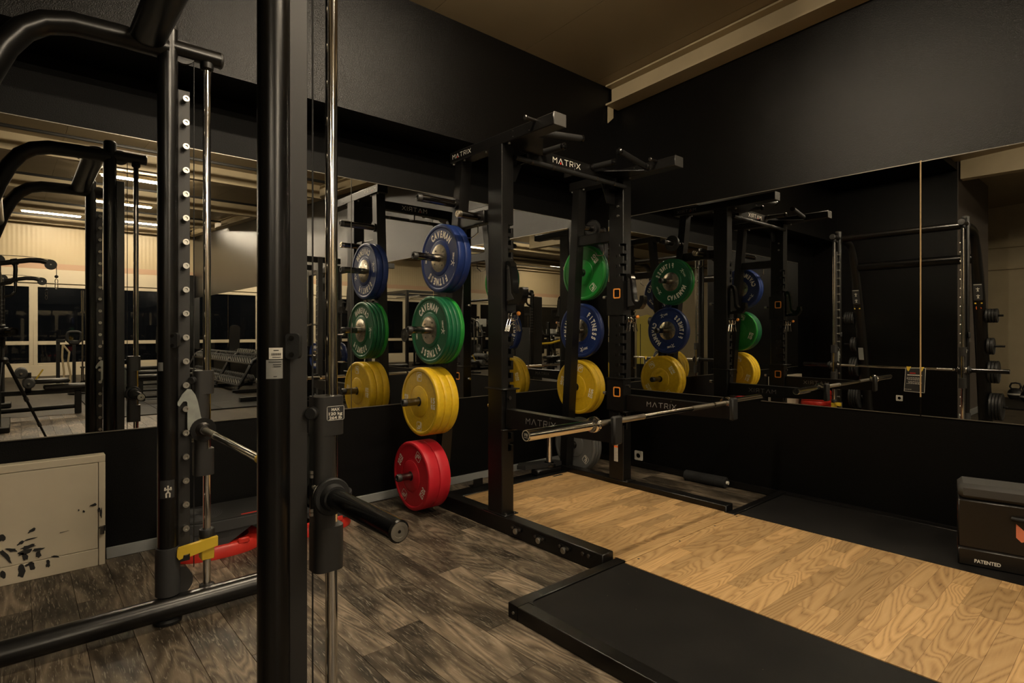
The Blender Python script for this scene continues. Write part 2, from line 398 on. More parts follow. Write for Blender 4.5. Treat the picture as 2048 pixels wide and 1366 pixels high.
# ================================================================== THE ROOM
fl = struct('floor', MB().box(-13, 4.3, -12.75, 3.8, -.12, -.006), 'floor_far')
PW, PL = .152, .92
plank_me = None
for k in range(-9, 28):
    x0 = .052 + k * PW
    if x0 < -1.25 or x0 + PW > 4.22: continue
    st = random.uniform(0, PL)
    for j in range(9):
        y1 = 3.672 + st - j * PL; y0 = y1 - PL
        if y1 < -3: break
        a, b = max(y0, -3.2), min(y1, 3.672)
        if b - a < .04: continue
        if (x0 > 1.62 and b < 1.74) or (x0 > 2.31 and x0 + PW < 3.36 and b < 3.18): continue
        full = (b - a) > PL - 1e-4
        mb = MB().box(x0 + .0006, x0 + PW - .0006, a + .0006, b - .0006, -.006, 0, .0009)
        if full and plank_me is not None:
            o = bpy.data.objects.new('plank', plank_me); link(o, fl, (x0, a, 0))
        else:
            me = mb.mesh('plank', (x0, a, 0)); me.materials.append(M['floor_wood'])
            if full: plank_me = me
            o = bpy.data.objects.new('plank', me); link(o, fl, (x0, a, 0))
# ceiling: sloped panels rising towards the windows
ce = struct('ceiling', MB().add([(-13, -12.75, ceil_z(-12.75) + .04), (4.3, -12.75, ceil_z(-12.75) + .04), (4.3, 3.8, ceil_z(3.8) + .04), (-13, 3.8, ceil_z(3.8) + .04),
                                 (-13, -12.75, ceil_z(-12.75) + .1), (4.3, -12.75, ceil_z(-12.75) + .1), (4.3, 3.8, ceil_z(3.8) + .1), (-13, 3.8, ceil_z(3.8) + .1)],
                                [(0, 1, 2, 3), (4, 7, 6, 5), (0, 4, 5, 1), (1, 5, 6, 2), (2, 6, 7, 3), (3, 7, 4, 0)]), 'plastic_dark')
for k in range(20):
    x1 = 3.88 - .85 * (k - 1); x0 = x1 - .85; x1 = min(x1, 4.185)
    ya, yb = -12.7, 3.70; v = []
    for z in (0, .04):
        for (x, y) in ((x0 + .002, ya), (x1 - .002, ya), (x1 - .002, yb), (x0 + .002, yb)): v.append((x, y, ceil_z(y) + z))
    part('panel', MB().add(v, [(0, 1, 2, 3), (4, 7, 6, 5), (0, 4, 5, 1), (1, 5, 6, 2), (2, 6, 7, 3), (3, 7, 4, 0)]), 'ceiling_panel', ce)
struct('wall_left', MB().box(-1.25, 4.3, 3.68, 3.8, 0, 2.6), 'wall_black_lower')
struct('wall_left_upper', MB().box(-1.25, 4.3, 3.32, 3.79, 2.58, 3.60), 'wall_black')
struct('wall_right', MB().box(4.185, 4.3, -12.7, 3.79, .70, 4.6), 'wall_satin')
struct('wall_right_lower', MB().box(4.184, 4.3, -12.7, 3.79, 0, .70), 'wall_black_lower')
struct('wall_back', MB().box(-3.25, -1.25, 1.83, 3.8, 0, 3.62), 'wall_black')
struct('wall_back_side', MB().box(-3.25, -1.252, 1.822, 1.83, 0, 3.62), 'brown_wall')
struct('ceiling_black', MB().box(-1.26, .55, 1.83, 3.33, 3.385, 3.47), 'wall_black_lower')
struct('wall_recess', MB().box(-5.3, -3.25, 2.3, 2.42, 0, 3.6), 'wall_black')
struct('wall_far_left', MB().box(-5.42, -5.3, 1.05, 2.42, 0, 3.65), 'cream')
struct('wall_hall_left', MB().box(-13.1, -13, -12.7, 3.8, 0, 4.6), 'cream')
struct('wall_hall_back', MB().box(-13, -5.42, 2.3, 2.42, 0, 4.6), 'cream')
struct('trim_1', MB().box(-5.305, -5.24, 1.0, 1.06, 0, 3.4, .005), 'white_frame')
struct('baseboard_left', MB().box(.36, 4.18, 3.662, 3.68, 0, .058, .003), 'baseboard_grey')
struct('baseboard_back', MB().box(-3.25, -1.26, 1.806, 1.822, 0, .09, .003), 'baseboard_grey')
struct('baseboard_right', MB().box(4.165, 4.185, -12.5, 3.68, 0, .05, .003), 'black_metal')
# lintel over the opening beside the back wall
struct('trim_2', MB().box(-1.40, -1.25, -3.0, 1.80, 3.26, 3.62, .004), 'cream')
# door in the recess
d = thing('door_1', None, None, (-4.2, 2.29, 0), kind='structure')
part('door_leaf', MB().box(-4.75, -3.85, 2.255, 2.30, 0, 2.1, .003), 'plastic_dark', d)
part('door_frame', MB().box(-4.83, -4.75, 2.22, 2.30, 0, 2.18, .003).box(-3.85, -3.77, 2.22, 2.30, 0, 2.18, .003).box(-4.75, -3.85, 2.22, 2.30, 2.1, 2.18, .003), 'black_metal', d)
part('door_handle', MB().cyl((-4.67, 2.2, 1.05), (-4.67, 2.2, 1.35), .012), 'steel', d)
for k, z in enumerate((2.75, 2.35)):
    struct('trim_%d' % (3 + k), MB().cyl((-5.28, 1.1, z), (-5.28, 2.3, z), .012, 10), 'cream')

# steel beam under the ceiling along the right wall
def slope_box(mb, x0, x1, y0, y1, dz0, dz1):
    v = []
    for dz in (dz0, dz1):
        for (x, y) in ((x0, y0), (x1, y0), (x1, y1), (x0, y1)): v.append((x, y, ceil_z(y) + dz))
    return mb.add(v, [(0, 3, 2, 1), (4, 5, 6, 7), (0, 1, 5, 4), (1, 2, 6, 5), (2, 3, 7, 6), (3, 0, 4, 7)])
b = MB()
slope_box(b, 4.00, 4.18, -12.5, 3.30, -.018, -.004); slope_box(b, 4.00, 4.18, -12.5, 3.30, -.185, -.170); slope_box(b, 4.085, 4.10, -12.5, 3.30, -.172, -.012)
b.prism([(0, 0), (.0, -.16), (.07, -.10), (.07, 0)], (4.04, 3.305, ceil_z(3.3) - .17), (1, 0, 0), (0, 0, 1), .012)
struct('beam_right', b, 'cream')
# beams across the hall ceiling and pipes
for k, y in enumerate((-2.3, -5.7, -9.2, -12.3)):
    b = MB(); slope_box(b, -13, 3.98, y - .07, y + .07, -.24, -.225); slope_box(b, -13, 3.98, y - .008, y + .008, -.23, -.004)
    struct('beam_%d' % (k + 1), b, 'cream')
    b = MB().cyl((-13, y + .9, ceil_z(y + .9) - .12), (3.9, y + .9, ceil_z(y + .9) - .12), .022, 8)
    struct('ceiling_pipe_%d' % (k + 1), b, 'plastic_dark')

# ------------------------------------------------------------------ mirrors
for i, (a, b_) in enumerate(((-.663, 1.739), (1.743, 3.995))):
    m = MB().box(a, b_, DL, DL + .006, .676, 2.252, .0)
    o = solid('wall_mirror', m, 'mirror', ('tall wall mirror behind the smith machine, left of the seam' if i == 0 else 'wall mirror behind the plate tree, right of the seam up to the corner'), 'mirror', group='mirrors on the left wall')
    for q_ in ((a, b_, .671, .6762), (a, b_, 2.252, 2.256), (b_ - .0012, b_, .676, 2.252)): part('edge', MB().box(q_[0], q_[1], DL - .0012, DL + .004, q_[2], q_[3]), 'mirror_edge', o)
ys = [3.42, .977, -1.44, -3.86, -6.28, -8.7, -11.1, -12.45]
nm = ['wall mirror on the right wall between the corner and the bright seam', 'wall mirror on the right wall from the bright seam out of frame', 'hall mirror on the right wall beside the second rack',
      'hall mirror behind the near end of the dumbbell rack', 'hall mirror behind the middle of the dumbbell rack', 'hall mirror behind the far end of the dumbbell rack', 'narrow hall mirror nearest the windows']
for i in range(7):
    a, b_ = ys[i + 1] + .004, ys[i] - .004
    o = solid('wall_mirror', MB().box(DR, DR + .006, a, b_, .690, 2.240), 'mirror', nm[i], 'mirror', group='mirrors on the right wall')
    for z_ in (.685, 2.2395): part('edge', MB().box(DR - .0012, DR + .004, a, b_, z_, z_ + .005), 'mirror_edge', o)
    if i < 6: struct('trim_%d' % (10 + i), MB().box(DR + .002, DR + .007, ys[i + 1] - .004, ys[i + 1] + .004, .80, 2.25), 'nailing')

# ------------------------------------------------------------------ window wall of the hall
YW = -12.6
struct('wall_windows', MB().box(-13, 4.2, YW - .14, YW - .06, 0, 4.6), 'cream')
struct('wall_windows_sill', MB().box(-13, 4.18, YW - .06, YW + .03, 0, .30, .004), 'white_frame')
struct('wall_windows_lintel', MB().box(-13, 4.18, YW - .06, YW + .05, 2.52, 2.90, .004), 'white_frame')
wu = struct('wall_windows_upper', MB().box(-13, 4.18, YW - .06, YW + .02, 2.90, 4.6), 'cream_ribbed')
part('stripe', MB().box(-13, 4.18, YW + .021, YW + .024, 2.905, 3.06), 'pale_pink', wu)
for k in range(9):
    xr = 4.18 - .09 - 1.865 * k; xl = xr - 1.865 + .0
    t = thing('window_%d' % (k + 1), None, None, ((xl + xr) / 2, YW, .3), kind='structure')
    fr = MB()
    for (a, b_, c, e) in ((xl, xl + .09, .30, 2.50), (xr - .09, xr, .30, 2.50), (xl + .09, xr - .09, .30, .36), (xl + .09, xr - .09, .85, .95), (xl + .09, xr - .09, 2.41, 2.50)):
        fr.box(a, b_, YW - .05, YW + .02, c, e, .004)
    part('frame', fr, 'white_frame', t)
    part('pane', MB().box(xl + .09, xr - .09, YW - .02, YW - .012, .95, 2.41), 'glass_night', t)
    part('pane', MB().box(xl + .09, xr - .09, YW - .02, YW - .012, .36, .85), 'glass_night', t)
struct('column', MB().box(4.02, 4.17, YW + .03, YW + .15, 0, 2.95, .004), 'black_metal')

# ------------------------------------------------------------------ ceiling lamps
def lamp(x0, x1, y, label, mat='tube_light'):
    z = ceil_z(y) - .10
    t = thing('tube_lamp', label, 'lamp', ((x0 + x1) / 2, y, z), group='tube lamps under the ceiling')
    part('housing', MB().box(x0 - .03, x1 + .03, y - .035, y + .035, z + .022, z + .075, .006), 'white_frame', t)
    part('tube', MB().box(x0, x1, y - .022, y + .022, z - .012, z + .022, .008), mat, t)
    part('hanger', MB().cyl((x0 + .15, y, z + .07), (x0 + .15, y, z + .10), .006, 8).cyl((x1 - .15, y, z + .07), (x1 - .15, y, z + .10), .006, 8), 'steel', t)
lamp(1.15, 2.30, 1.74, 'tube lamp over the smith machine and the lifting platform', 'tube_light_near')
lamp(.95, 2.10, -.55, 'tube lamp of the row just above the mirror view')
lamp(1.05, 2.20, -4.0, 'long tube lamp nearest the mirror, row by the benches')
lamp(-3.9, -2.75, -4.0, 'tube lamp further along the row nearest the mirror')
lamp(1.14, 2.26, -7.4, 'tube lamp of the middle row above the dumbbells')
lamp(-3.65, -2.5, -7.4, 'tube lamp further along the middle row')
lamp(.11, 1.26, -10.95, 'tube lamp of the far row by the windows, left one in the mirror')
lamp(2.21, 3.36, -10.95, 'tube lamp of the far row by the windows, nearest the right wall')
lamp(-10.6, -9.5, -10.5, 'tube lamp by the far end of the window wall')

# ------------------------------------------------------------------ cabinet in the left wall
t = thing('wall_cabinet', 'cream flush cabinet with black scuff marks low on the left wall', 'cabinet', (-.1, 3.64, 0))
x0, x1 = -.62, .350
part('frame', MB().box(x0, x1, 3.598, 3.668, .530, .566, .002).box(.322, x1, 3.598, 3.668, 0, .530, .002).box(x0, x0 + .03, 3.598, 3.668, 0, .53, .002).box(x0 + .03, .320, 3.598, 3.668, .0, .086, .002), 'cabinet_cream', t)
dr = part('door', MB().box(x0 + .032, .3195, 3.600, 3.66, .088, .528, .002), 'cabinet_cream', t)
part('hinge', MB().cyl((.336, 3.594, .16), (.336, 3.594, .20), .010, 10), 'steel_dark', t)
sc = MB(); rs = random.Random(3)
def blot(x, z, a, b_, ang):
    p = []
    for i in range(12):
        th = 2 * math.pi * i / 12; k = rs.uniform(.8, 1.6); u, v = a * k * math.cos(th), b_ * k * math.sin(th)
        p.append((x + u * math.cos(ang) - v * math.sin(ang), 3.5966, z + u * math.sin(ang) + v * math.cos(ang)))
    sc.add(p, [tuple(range(12))])
for q in ((.02, .135, .010, .005, .3), (.035, .118, .008, .014, .2), (.085, .118, .008, .013, 0), (.083, .142, .018, .007, .1), (.035, .142, .02, .008, .15), (.02, .19, .012, .006, .4), (.045, .165, .022, .007, .1), (-.015, .165, .02, .007, -.4),
          (.055, .20, .018, .003, .1), (.06, .24, .016, .006, .45), (-.035, .14, .008, .03, .5), (-.05, .23, .012, .016, 0), (.30, .315, .013, .006, .2), (.26, .29, .004, .005, 0), (.24, .30, .003, .004, 0), (.332, .27, .004, .02, 0), (.322, .285, .005, .010, 0),
          (.02, .05, .011, .025, 0), (.06, .066, .008, .018, .2), (.12, .06, .007, .016, .1), (.045, .08, .016, .005, .4), (-.045, .055, .010, .016, .1), (.15, .09, .014, .004, -.3), (.345, .19, .006, .012, .2), (.335, .193, .01, .004, 0), (.18, .205, .02, .0015, .1)): blot(*q)
part('scuff_marks', sc, 'iron', t, kind='stuff', label='black scuff marks')
# sockets
def socket(loc, face, label):
    t = thing('wall_socket', label, 'socket', loc, group='wall sockets'); x, y, z = loc
    if face == 'x+': n, u = Vector((1, 0, 0)), Vector((0, 1, 0))
    else: n, u = Vector((-1, 0, 0)), Vector((0, -1, 0))
    up = Vector((0, 0, 1)); o = Vector(loc)
    part('cover', MB().prism(rrect(.082, .082, .006), o + n * .005, u, up, .010), 'label_white', t)
    part('inset', MB().lathe([(0.010, .021), (.0105, .021), (.004, .019), (.004, .003)], o, n, 20), 'cream', t)
    part('contact', MB().cyl(o + n * .004 + u * .009, o + n * .0055 + u * .009, .003, 8).cyl(o + n * .004 - u * .009, o + n * .0055 - u * .009, .003, 8), 'black_gloss', t)
socket((4.184, 3.071, .099), 'x-', 'white wall socket low on the right wall beside the rack')
socket((-1.249, 2.50, .245), 'x+', 'white wall socket on the black wall behind the smith machine')

# ================================================================== SMITH MACHINE
XU, YF, YN, XR = .475, 2.715, 1.43, .622
def bolt(mb, p, n, r, h, k=6): p, n = Vector(p), Vector(n); return mb.cyl(p, p + n * h, r, k if k > 6 else 10, bev=min(r, h) * .25)
def smith():
    t = thing('smith_machine', 'black smith machine with chrome guide rods in the left foreground', 'gym machine', (XU, 2.07, 0))
    for (Y, s, far) in ((YF, -1, True), (YN, 1, False)):      # s points to the inside of the machine
        up = part('upright', MB().cyl((XU, Y, .01), (XU, Y, 2.455), .0375, 28), 'satin_tube', t)
        part('cap', MB().lathe([(0, .0385), (.012, .0385), (.022, .030), (.024, 0)], (XU, Y, 2.452), (0, 0, 1), 24), 'plastic_dark', up)
        part('foot', MB().lathe([(0, .052), (.012, .054), (.022, .046), (.022, .03)], (XU, Y, 0), (0, 0, 1), 28), 'rubber_black', up)
        part('rubber_sleeve', MB().lathe([(.115, .0380), (.115, .0455), (.30, .0455), (.31, .0435), (.31, .0380)], (XU, Y, 0), (0, 0, 1), 28, closed=True), 'rubber_grey', up)
        # catch bar with pins
        cb = part('catch_bar', MB().box(.512, .556, Y - .006, Y + .006, .235, 2.215, .001), 'plastic_dark', t)
        for k in range(20):
            z = .2804 + .0996 * k; p = Vector((.536, Y + s * .006, z))
            part('pin', MB().lathe([(0, .0085), (.022, .0085), (.022, .0125), (.032, .0125), (.032, .0062), (.026, .005), (.026, 0)], p, (0, s, 0), 14), 'steel', cb)
        # guide rod
        part('guide_rod', MB().cyl((XR, Y, .10), (XR, Y, 2.372), .0155, 22), 'chrome', t)
        part('rod_socket', MB().lathe([(0, .019), (.008, .026), (.03, .027), (.034, .022), (.06, .022)], (XR, Y, 2.325), (0, 0, 1), 22), 'black_metal', t)
        part('rod_foot', MB().lathe([(0, .03), (.006, .03), (.010, .020)], (XR, Y, .106), (0, 0, 1), 20), 'black_metal', t)
        # top tube to the front, rear tube bending into the leg
        part('top_arm', MB().cyl((XU, Y, 2.385), (.672, Y, 2.385), .033, 24), 'satin_tube', t)
        part('arm_cap', MB().lathe([(0, .0345), (.006, .0345), (.012, .03), (.014, 0)], (.672, Y, 2.385), (1, 0, 0), 24), 'plastic_dark', t)
        pth = [(XU, 2.372), (.30, 2.372), (.16, 2.366), (.08, 2.342), (.02, 2.295), (-.03, 2.22), (-.08, 2.10), (-.16, 1.85), (-.25, 1.5), (-.36, 1.1), (-.46, .7), (-.55, .35), (-.62, .04)]
        rr = [.043, .043, .043, .043, .043, .043, .044, .046, .047, .048, .048, .048, .048]; ty = [.043, .043, .043, .043, .043, .045, .050, .058, .063, .066, .068, .070, .070]
        leg = part('rear_leg', MB().tube([(x, Y, z) for x, z in pth], rr, 22, ry=ty, up=(0, 1, 0)), 'satin_tube', t)
        po = Vector((-.205 + .0475, Y, 1.668)); pu, pv = Vector((0, 1, 0)), Vector((.25, 0, .97)).normalized()
        pc = part('placard', MB().prism(rrect(.086, .20, .006), po, pu, pv, .002), 'label_dark', leg)
        pm = MB(); k = .014
        for dz in (.028, -.055):
            pm.strokes([[(-.5 * k, -1.4 * k), (0, -.3 * k), (.5 * k, -1.4 * k)], [(0, -.3 * k), (0, .9 * k)], [(-1.0 * k, .9 * k), (-.3 * k, .5 * k), (.3 * k, .5 * k), (1.0 * k, .9 * k)], [(0, 1.2 * k), (0, 1.6 * k)]], po + pv * dz, pu, pv, .5 * k, .0014)
        for j in range(7): pm.strokes([[(-.036 + j * .0105, .088), (-.029 + j * .0105, .088)]], po, pu, pv, .006, .0014)
        part('pictogram', pm, 'white_print', pc, kind='stuff')
        if not far:
            q2 = po - pv * .16; q2.x -= .005
            nm_ = MB(); text(nm_, '40', q2 - pv * .03, pu, pv, .040, .055, .03, .002); part('number', nm_, 'warn_orange', leg)
            part('maker_strip', MB().prism(rrect(.075, .014, .003), q2 + pv * .025, pu, pv, .002), 'tape_yellow', leg)
        else:
            part('maker_strip', MB().prism(rrect(.075, .014, .003), po - pv * .16 - Vector((.005, 0, 0)), pu, pv, .002), 'tape_yellow', leg)
            part('warning_label', MB().prism(rrect(.060, .17, .003), Vector((-.40 + .049, Y, .90)), pu, pv, .002), 'label_grey', leg)
        # floor tube
        part('floor_tube', MB().cyl((-.66, Y - .03, .068), (1.0, Y - .03, .068), .045, 26), 'satin_tube', t)
        # weight horns on the leg
        for (x, z) in ((-.27, 1.39), (-.37, 1.03), (-.45, .72), (-.53, .30)):
            part('weight_horn', MB().cyl((x, Y - s * .03, z), (x, Y - s * .215, z), .0125, 14), 'black_metal', leg)
            part('horn_stop', MB().cyl((x, Y - s * .034, z), (x, Y - s * .052, z), .03, 16, bev=.006), 'black_metal', leg)
        part('pulley', MB().lathe([(-.008, .0), (-.008, .062), (-.004, .058), (.004, .058), (.008, .062), (.008, 0)], (.505, Y + s * .002, .155), (0, 1, 0), 26), 'plastic_dark', t)
        part('top_pulley', MB().lathe([(-.008, .0), (-.008, .048), (-.004, .044), (.004, .044), (.008, .048), (.008, 0)], (.530, Y + .0, 2.375), (0, 1, 0), 26), 'plastic_dark', t)
        part('cable', MB().cyl((.572, Y, .20), (.572, Y, 2.36), .0022, 6), 'iron', t)
        part('knob', MB().prism(rrect(.034, .062, .010), (XU + (.036 if not far else .018), Y - .034, 1.165), (.8, -.6, 0), (0, 0, 1), .022), 'rubber_black', up)
        part('knob_screw', MB().cyl((XU + (.036 if not far else .018), Y - .03, 1.185), (XU + (.036 if not far else .018) - .010, Y - .046, 1.185), .006, 10).cyl((XU + (.036 if not far else .018), Y - .03, 1.145), (XU + (.036 if not far else .018) - .010, Y - .046, 1.145), .006, 10), 'black_gloss', up, kind='stuff')
    # crossbars
    part('front_crossbar', MB().tube([(.40, YN, 2.385), (.40, YF, 2.385)], .064, 26, ry=.040, up=(0, 0, 1)), 'satin_tube', t)
    part('rear_crossbar', MB().cyl((-.12, YN, 2.06), (-.12, YF, 2.06), .055, 24), 'satin_tube', t)
    for Y in (1.75, 2.4): part('crossbar_bolt', MB().cyl((.335, Y, 2.405), (.325, Y, 2.408), .008, 10), 'steel', t)
    # stickers
    nu = Vector((-.59, -.81, 0)).normalized(); ux = Vector((.81, -.59, 0)).normalized()
    for (Y, far) in ((YF, True), (YN, False)):
        def patch(z0, z1, a0, a1, mat, name, off=.0005):
            vs = []; n = 6
            for z in (z0, z1):
                for i in range(n + 1):
                    a = R(a0 + (a1 - a0) * i / n); vs.append((XU + (.0375 + off) * math.cos(a), Y + (.0375 + off) * math.sin(a), z))
            return part(name, MB().add(vs, [(i, i + 1, i + n + 2, i + n + 1) for i in range(n)]), mat, t)
        if far:
            patch(.518, .592, 215, 300, 'label_dark', 'pictogram_sticker')
            mb = MB(); c_ = Vector((XU, Y, 0)) + Vector((math.cos(R(262)), math.sin(R(262)), 0)) * .0382; c_.z = .548
            u_ = Vector((-math.sin(R(262)), math.cos(R(262)), 0)); k = .011
            mb.strokes([[(-.55 * k, -2.2 * k), (-.6 * k, -.9 * k), (0, -.3 * k), (.6 * k, -.9 * k), (.55 * k, -2.2 * k)], [(0, -.4 * k), (0, 1 * k)], [(-.9 * k, 1.3 * k), (-1.0 * k, .5 * k), (-.3 * k, .7 * k), (.3 * k, .7 * k), (1.0 * k, .5 * k), (.9 * k, 1.3 * k)], [(0, 1.5 * k), (0, 1.9 * k)]], c_, u_, (0, 0, 1), .5 * k, .001)
            part('pictogram', mb, 'white_print', t)
            patch(1.04, 1.075, 200, 235, 'label_grey', 'maker_label')
        else:
            patch(1.135, 1.162, 236, 284, 'label_white', 'barcode_sticker'); patch(1.088, 1.133, 226, 284, 'label_grey', 'maker_label')
            mb = MB()
            for i in range(14):
                a = R(246 + i * 2.3); c_ = Vector((XU + .0383 * math.cos(a), Y + .0383 * math.sin(a), 1.1465)); u_ = Vector((-math.sin(a), math.cos(a), 0))
                mb.strokes([[(0, -.0028), (0, .0028)]], c_, u_, (0, 0, 1), .0006 + .0004 * (i % 3 == 0))
            part('barcode', mb, 'iron', t, kind='stuff')
            mb = MB()
            for zz, a0, a1 in ((1.1395, 248, 276), (1.156, 252, 268), (1.128, 236, 276), (1.1215, 250, 278), (1.117, 252, 276), (1.0935, 252, 262)):
                for j in range(6):
                    aa = R(a0 + (a1 - a0) * (j + .5) / 6); c_ = Vector((XU + .0383 * math.cos(aa), Y + .0383 * math.sin(aa), zz)); u_ = Vector((-math.sin(aa), math.cos(aa), 0))
                    wq = .0375 * R(a1 - a0) / 6 * .45; mb.strokes([[(-wq, 0), (wq, 0)]], c_, u_, (0, 0, 1), .0016)
            part('fine_print', mb, 'iron', t, kind='stuff')
    return t
smith_t = smith()
def smith_bar():
    Z, X = .785, .600
    t = thing('smith_bar', 'chrome smith bar with black sleeves riding on the guide rods', 'barbell', (X, 2.07, Z))
    part('shaft', MB().cyl((X, 1.50, Z), (X, 2.645, Z), .0135, 22), 'chrome', t)
    for a, b_ in ((1.52, 1.66), (2.48, 2.64)): part('knurling', MB().cyl((X, a, Z), (X, b_, Z), .0141, 22), 'chrome_knurl', t)
    for (Y, s) in ((YF, -1), (YN, 1)):
        o = -s   # outwards
        part('sleeve', MB().cyl((X, Y + o * .052, Z), (X, (3.083 if o > 0 else 1.042), Z), .0245, 28, bev=.003), 'black_gloss', t)
        ye = 3.083 if o > 0 else 1.042
        part('sleeve_cap', MB().lathe([(-.004, .0200), (.001, .0200), (.0015, .0125), (.0006, .012), (.0006, .004), (-.001, .003), (-.001, 0)], (X, ye, Z), (0, o, 0), 28), 'steel', t)
        part('flange', MB().lathe([(.044, .022), (.044, .044), (.048, .047), (.056, .047), (.060, .044), (.060, .034), (.078, .030), (.078, .02)], (X, Y, Z), (0, o, 0), 34), 'rubber_black', t)
        part('bearing', MB().lathe([(.020, .02), (.020, .036), (.026, .037), (.028, .0345), (.032, .0345), (.034, .036), (.038, .036), (.042, .03), (.044, .02)], (X, Y, Z), (0, o, 0), 34), 'steel', t)
        # carriage on the rod
        cx = .598
        cr = part('carriage', MB().prism([(cx + p[0], Y + p[1]) for p in rrect(.056, .066, .020, 5)], (0, 0, .812), (1, 0, 0), (0, 1, 0), .44), 'plastic_dark', t)
        for z0, z1 in ((.935, 1.034), (.588, .700)):
            part('carriage_collar', MB().prism([(cx + .010 + p[0], Y + p[1]) for p in rrect(.078, .068, .022, 5)], (0, 0, (z0 + z1) / 2), (1, 0, 0), (0, 1, 0), z1 - z0), 'plastic_dark', cr)
        part('latch_knob', MB().cyl((cx - .026, Y - .012, .995), (cx - .044, Y - .030, .995), .016, 18, bev=.003), 'rubber_black', cr)
        pl = part('hook_bracket', MB().prism([(X + p[0], Z + p[1]) for p in arc(0, 0, .050, 0, 360, 22)[:-1]], (0, Y + s * .036 * (1 if s < 0 else 1), 0), (1, 0, 0), (0, 0, 1), .006), 'black_metal', t)
        for a in (35, 145, 235, 325):
            part('screw', MB().cyl((X + .040 * math.cos(R(a)), Y + o * .016, Z + .040 * math.sin(R(a))), (X + .040 * math.cos(R(a)), Y + o * .026, Z + .040 * math.sin(R(a))), .0055, 10, bev=.001), 'steel', t)
        hk = [(.541, .961), (.522, .940), (.505, .908), (.505, .895), (.512, .890), (.519, .901), (.526, .910), (.537, .910), (.541, .904), (.541, .800), (.543, .788), (.556, .786), (.562, .762), (.578, .747), (.600, .745), (.620, .755), (.632, .785), (.620, .805), (.602, .820), (.592, .840), (.586, .875), (.580, .906), (.571, .935), (.556, .958)]
        part('safety_hook', MB().prism(hk, (0, Y + s * .030, 0), (1, 0, 0), (0, 0, 1), .007), 'plate_grey_metal', t)
        part('hook_hub', MB().lathe([(.026, .034), (.036, .034), (.044, .026), (.05, .022), (.06, .018)], (X, Y, Z), (0, s, 0), 26), 'steel_dark', t)
        # cable turnbuckle
        part('turnbuckle', MB().cyl((.572, Y - .002, .745), (.572, Y - .002, .83), .0075, 10), 'black_metal', t)
        for z in (.832, .842, .735, .745): part('nut', MB().cyl((.572, Y - .002, z - .004), (.572, Y - .002, z + .004), .009, 6), 'steel', t)
    # load sign on the near carriage
    o = Vector((.618, YN - .0345, .992)); ux, uy = Vector((1, 0, 0)), Vector((0, 0, 1))
    sg = part('load_sign', MB().prism(rrect(.048, .038, .004), o, ux, uy, .0008), 'label_dark', t)
    mb = MB(); k = .0006
    fr = rrect(.045, .035, .003); mb.strokes([fr + [fr[0]]], o, ux, uy, .0012, k)
    text(mb, 'MAX', o + uy * .0095, ux, uy, .0072, .022, .03, k); text(mb, '120 kg', o - uy * .0012, ux, uy, .0072, .036, .03, k); text(mb, '264 lb', o - uy * .0115, ux, uy, .0072, .034, .03, k)
    part('lettering', mb, 'white_print', sg)
    return t
smith_bar()
# lower stops on the rods
for (Y, lab) in ((YF, 'yellow bar stop clamped low on the far guide rod'), (YN, 'yellow bar stop clamped low on the near guide rod')):
    t = thing('bar_stop', lab, 'bar stop', (XR, Y, .24), group='yellow bar stops')
    s = -1 if Y == YF else 1; dz = 0 if Y == YF else -.115
    part('block', MB().box(XR - .026, XR + .024, Y - .026, Y + .026, .225 + dz, .315 + dz, .003), 'yellow_paint', t)
    part('arm', MB().prism([(.500, .272), (.502, .300), (.508, .306), (.655, .322), (.655, .283), (.548, .262), (.548, .276), (.524, .274), (.522, .262), (.508, .258)], (0, Y + s * .036, dz), (1, 0, 0), (0, 0, 1), .020), 'yellow_paint', t)
    part('bushing', MB().lathe([(.315, .016), (.315, .029), (.347, .031), (.352, .028), (.352, .016)], (XR, Y, dz), (0, 0, 1), 24, closed=True), 'rubber_black', t)
# notice hung from the bar with yellow tape
t = thing('notice', 'black notice sheet with white border taped to the smith bar', 'notice', (.616, 1.87, .52))
part('sheet', MB().prism([(1.76, .79), (1.955, .785), (1.97, .515), (1.772, .508)], (.6155, 0, 0), (0, 1, 0), (0, 0, 1), .0015), 'label_dark', t)
mb = MB(); q = [(1.762, .788), (1.953, .783), (1.968, .517), (1.774, .510), (1.762, .788)]
mb.strokes([q], (.6166, 0, 0), (0, 1, 0), (0, 0, 1), .004, .0004)
rs = random.Random(5)
for z, a, b_, h in ((.705, 1.80, 1.935, .010), (.675, 1.81, 1.94, .004), (.663, 1.82, 1.95, .004), (.651, 1.81, 1.93, .004), (.630, 1.81, 1.93, .004), (.618, 1.80, 1.93, .004), (.606, 1.82, 1.95, .004), (.54, 1.90, 1.97, .004)):
    y = a
    while y < b_:
        l = rs.uniform(.006, .018); mb.strokes([[(y, z), (min(y + l, b_), z)]], (.6166, 0, 0), (0, 1, 0), (0, 0, 1), h, .0004); y += l + .008
part('print', mb, 'white_print', t, kind='stuff')
part('headline', MB().strokes([[(1.86, .728), (1.91, .727)]], (.6166, 0, 0), (0, 1, 0), (0, 0, 1), .008, .0004), 'red_dot', t)
for y in (1.925, 1.80):
    part('tape', MB().add([(  .6182, y - .02, .80), (  .6182, y + .02, .802), (.6174, y + .017, .765), (.6174, y + .002, .745), (.6174, y - .012, .768)], [(0, 1, 2, 3, 4)]).lathe([(-.02, .0150), (.02, .0150)], (.600, y, .785), (0, 1, 0), 18), 'tape_yellow', t)
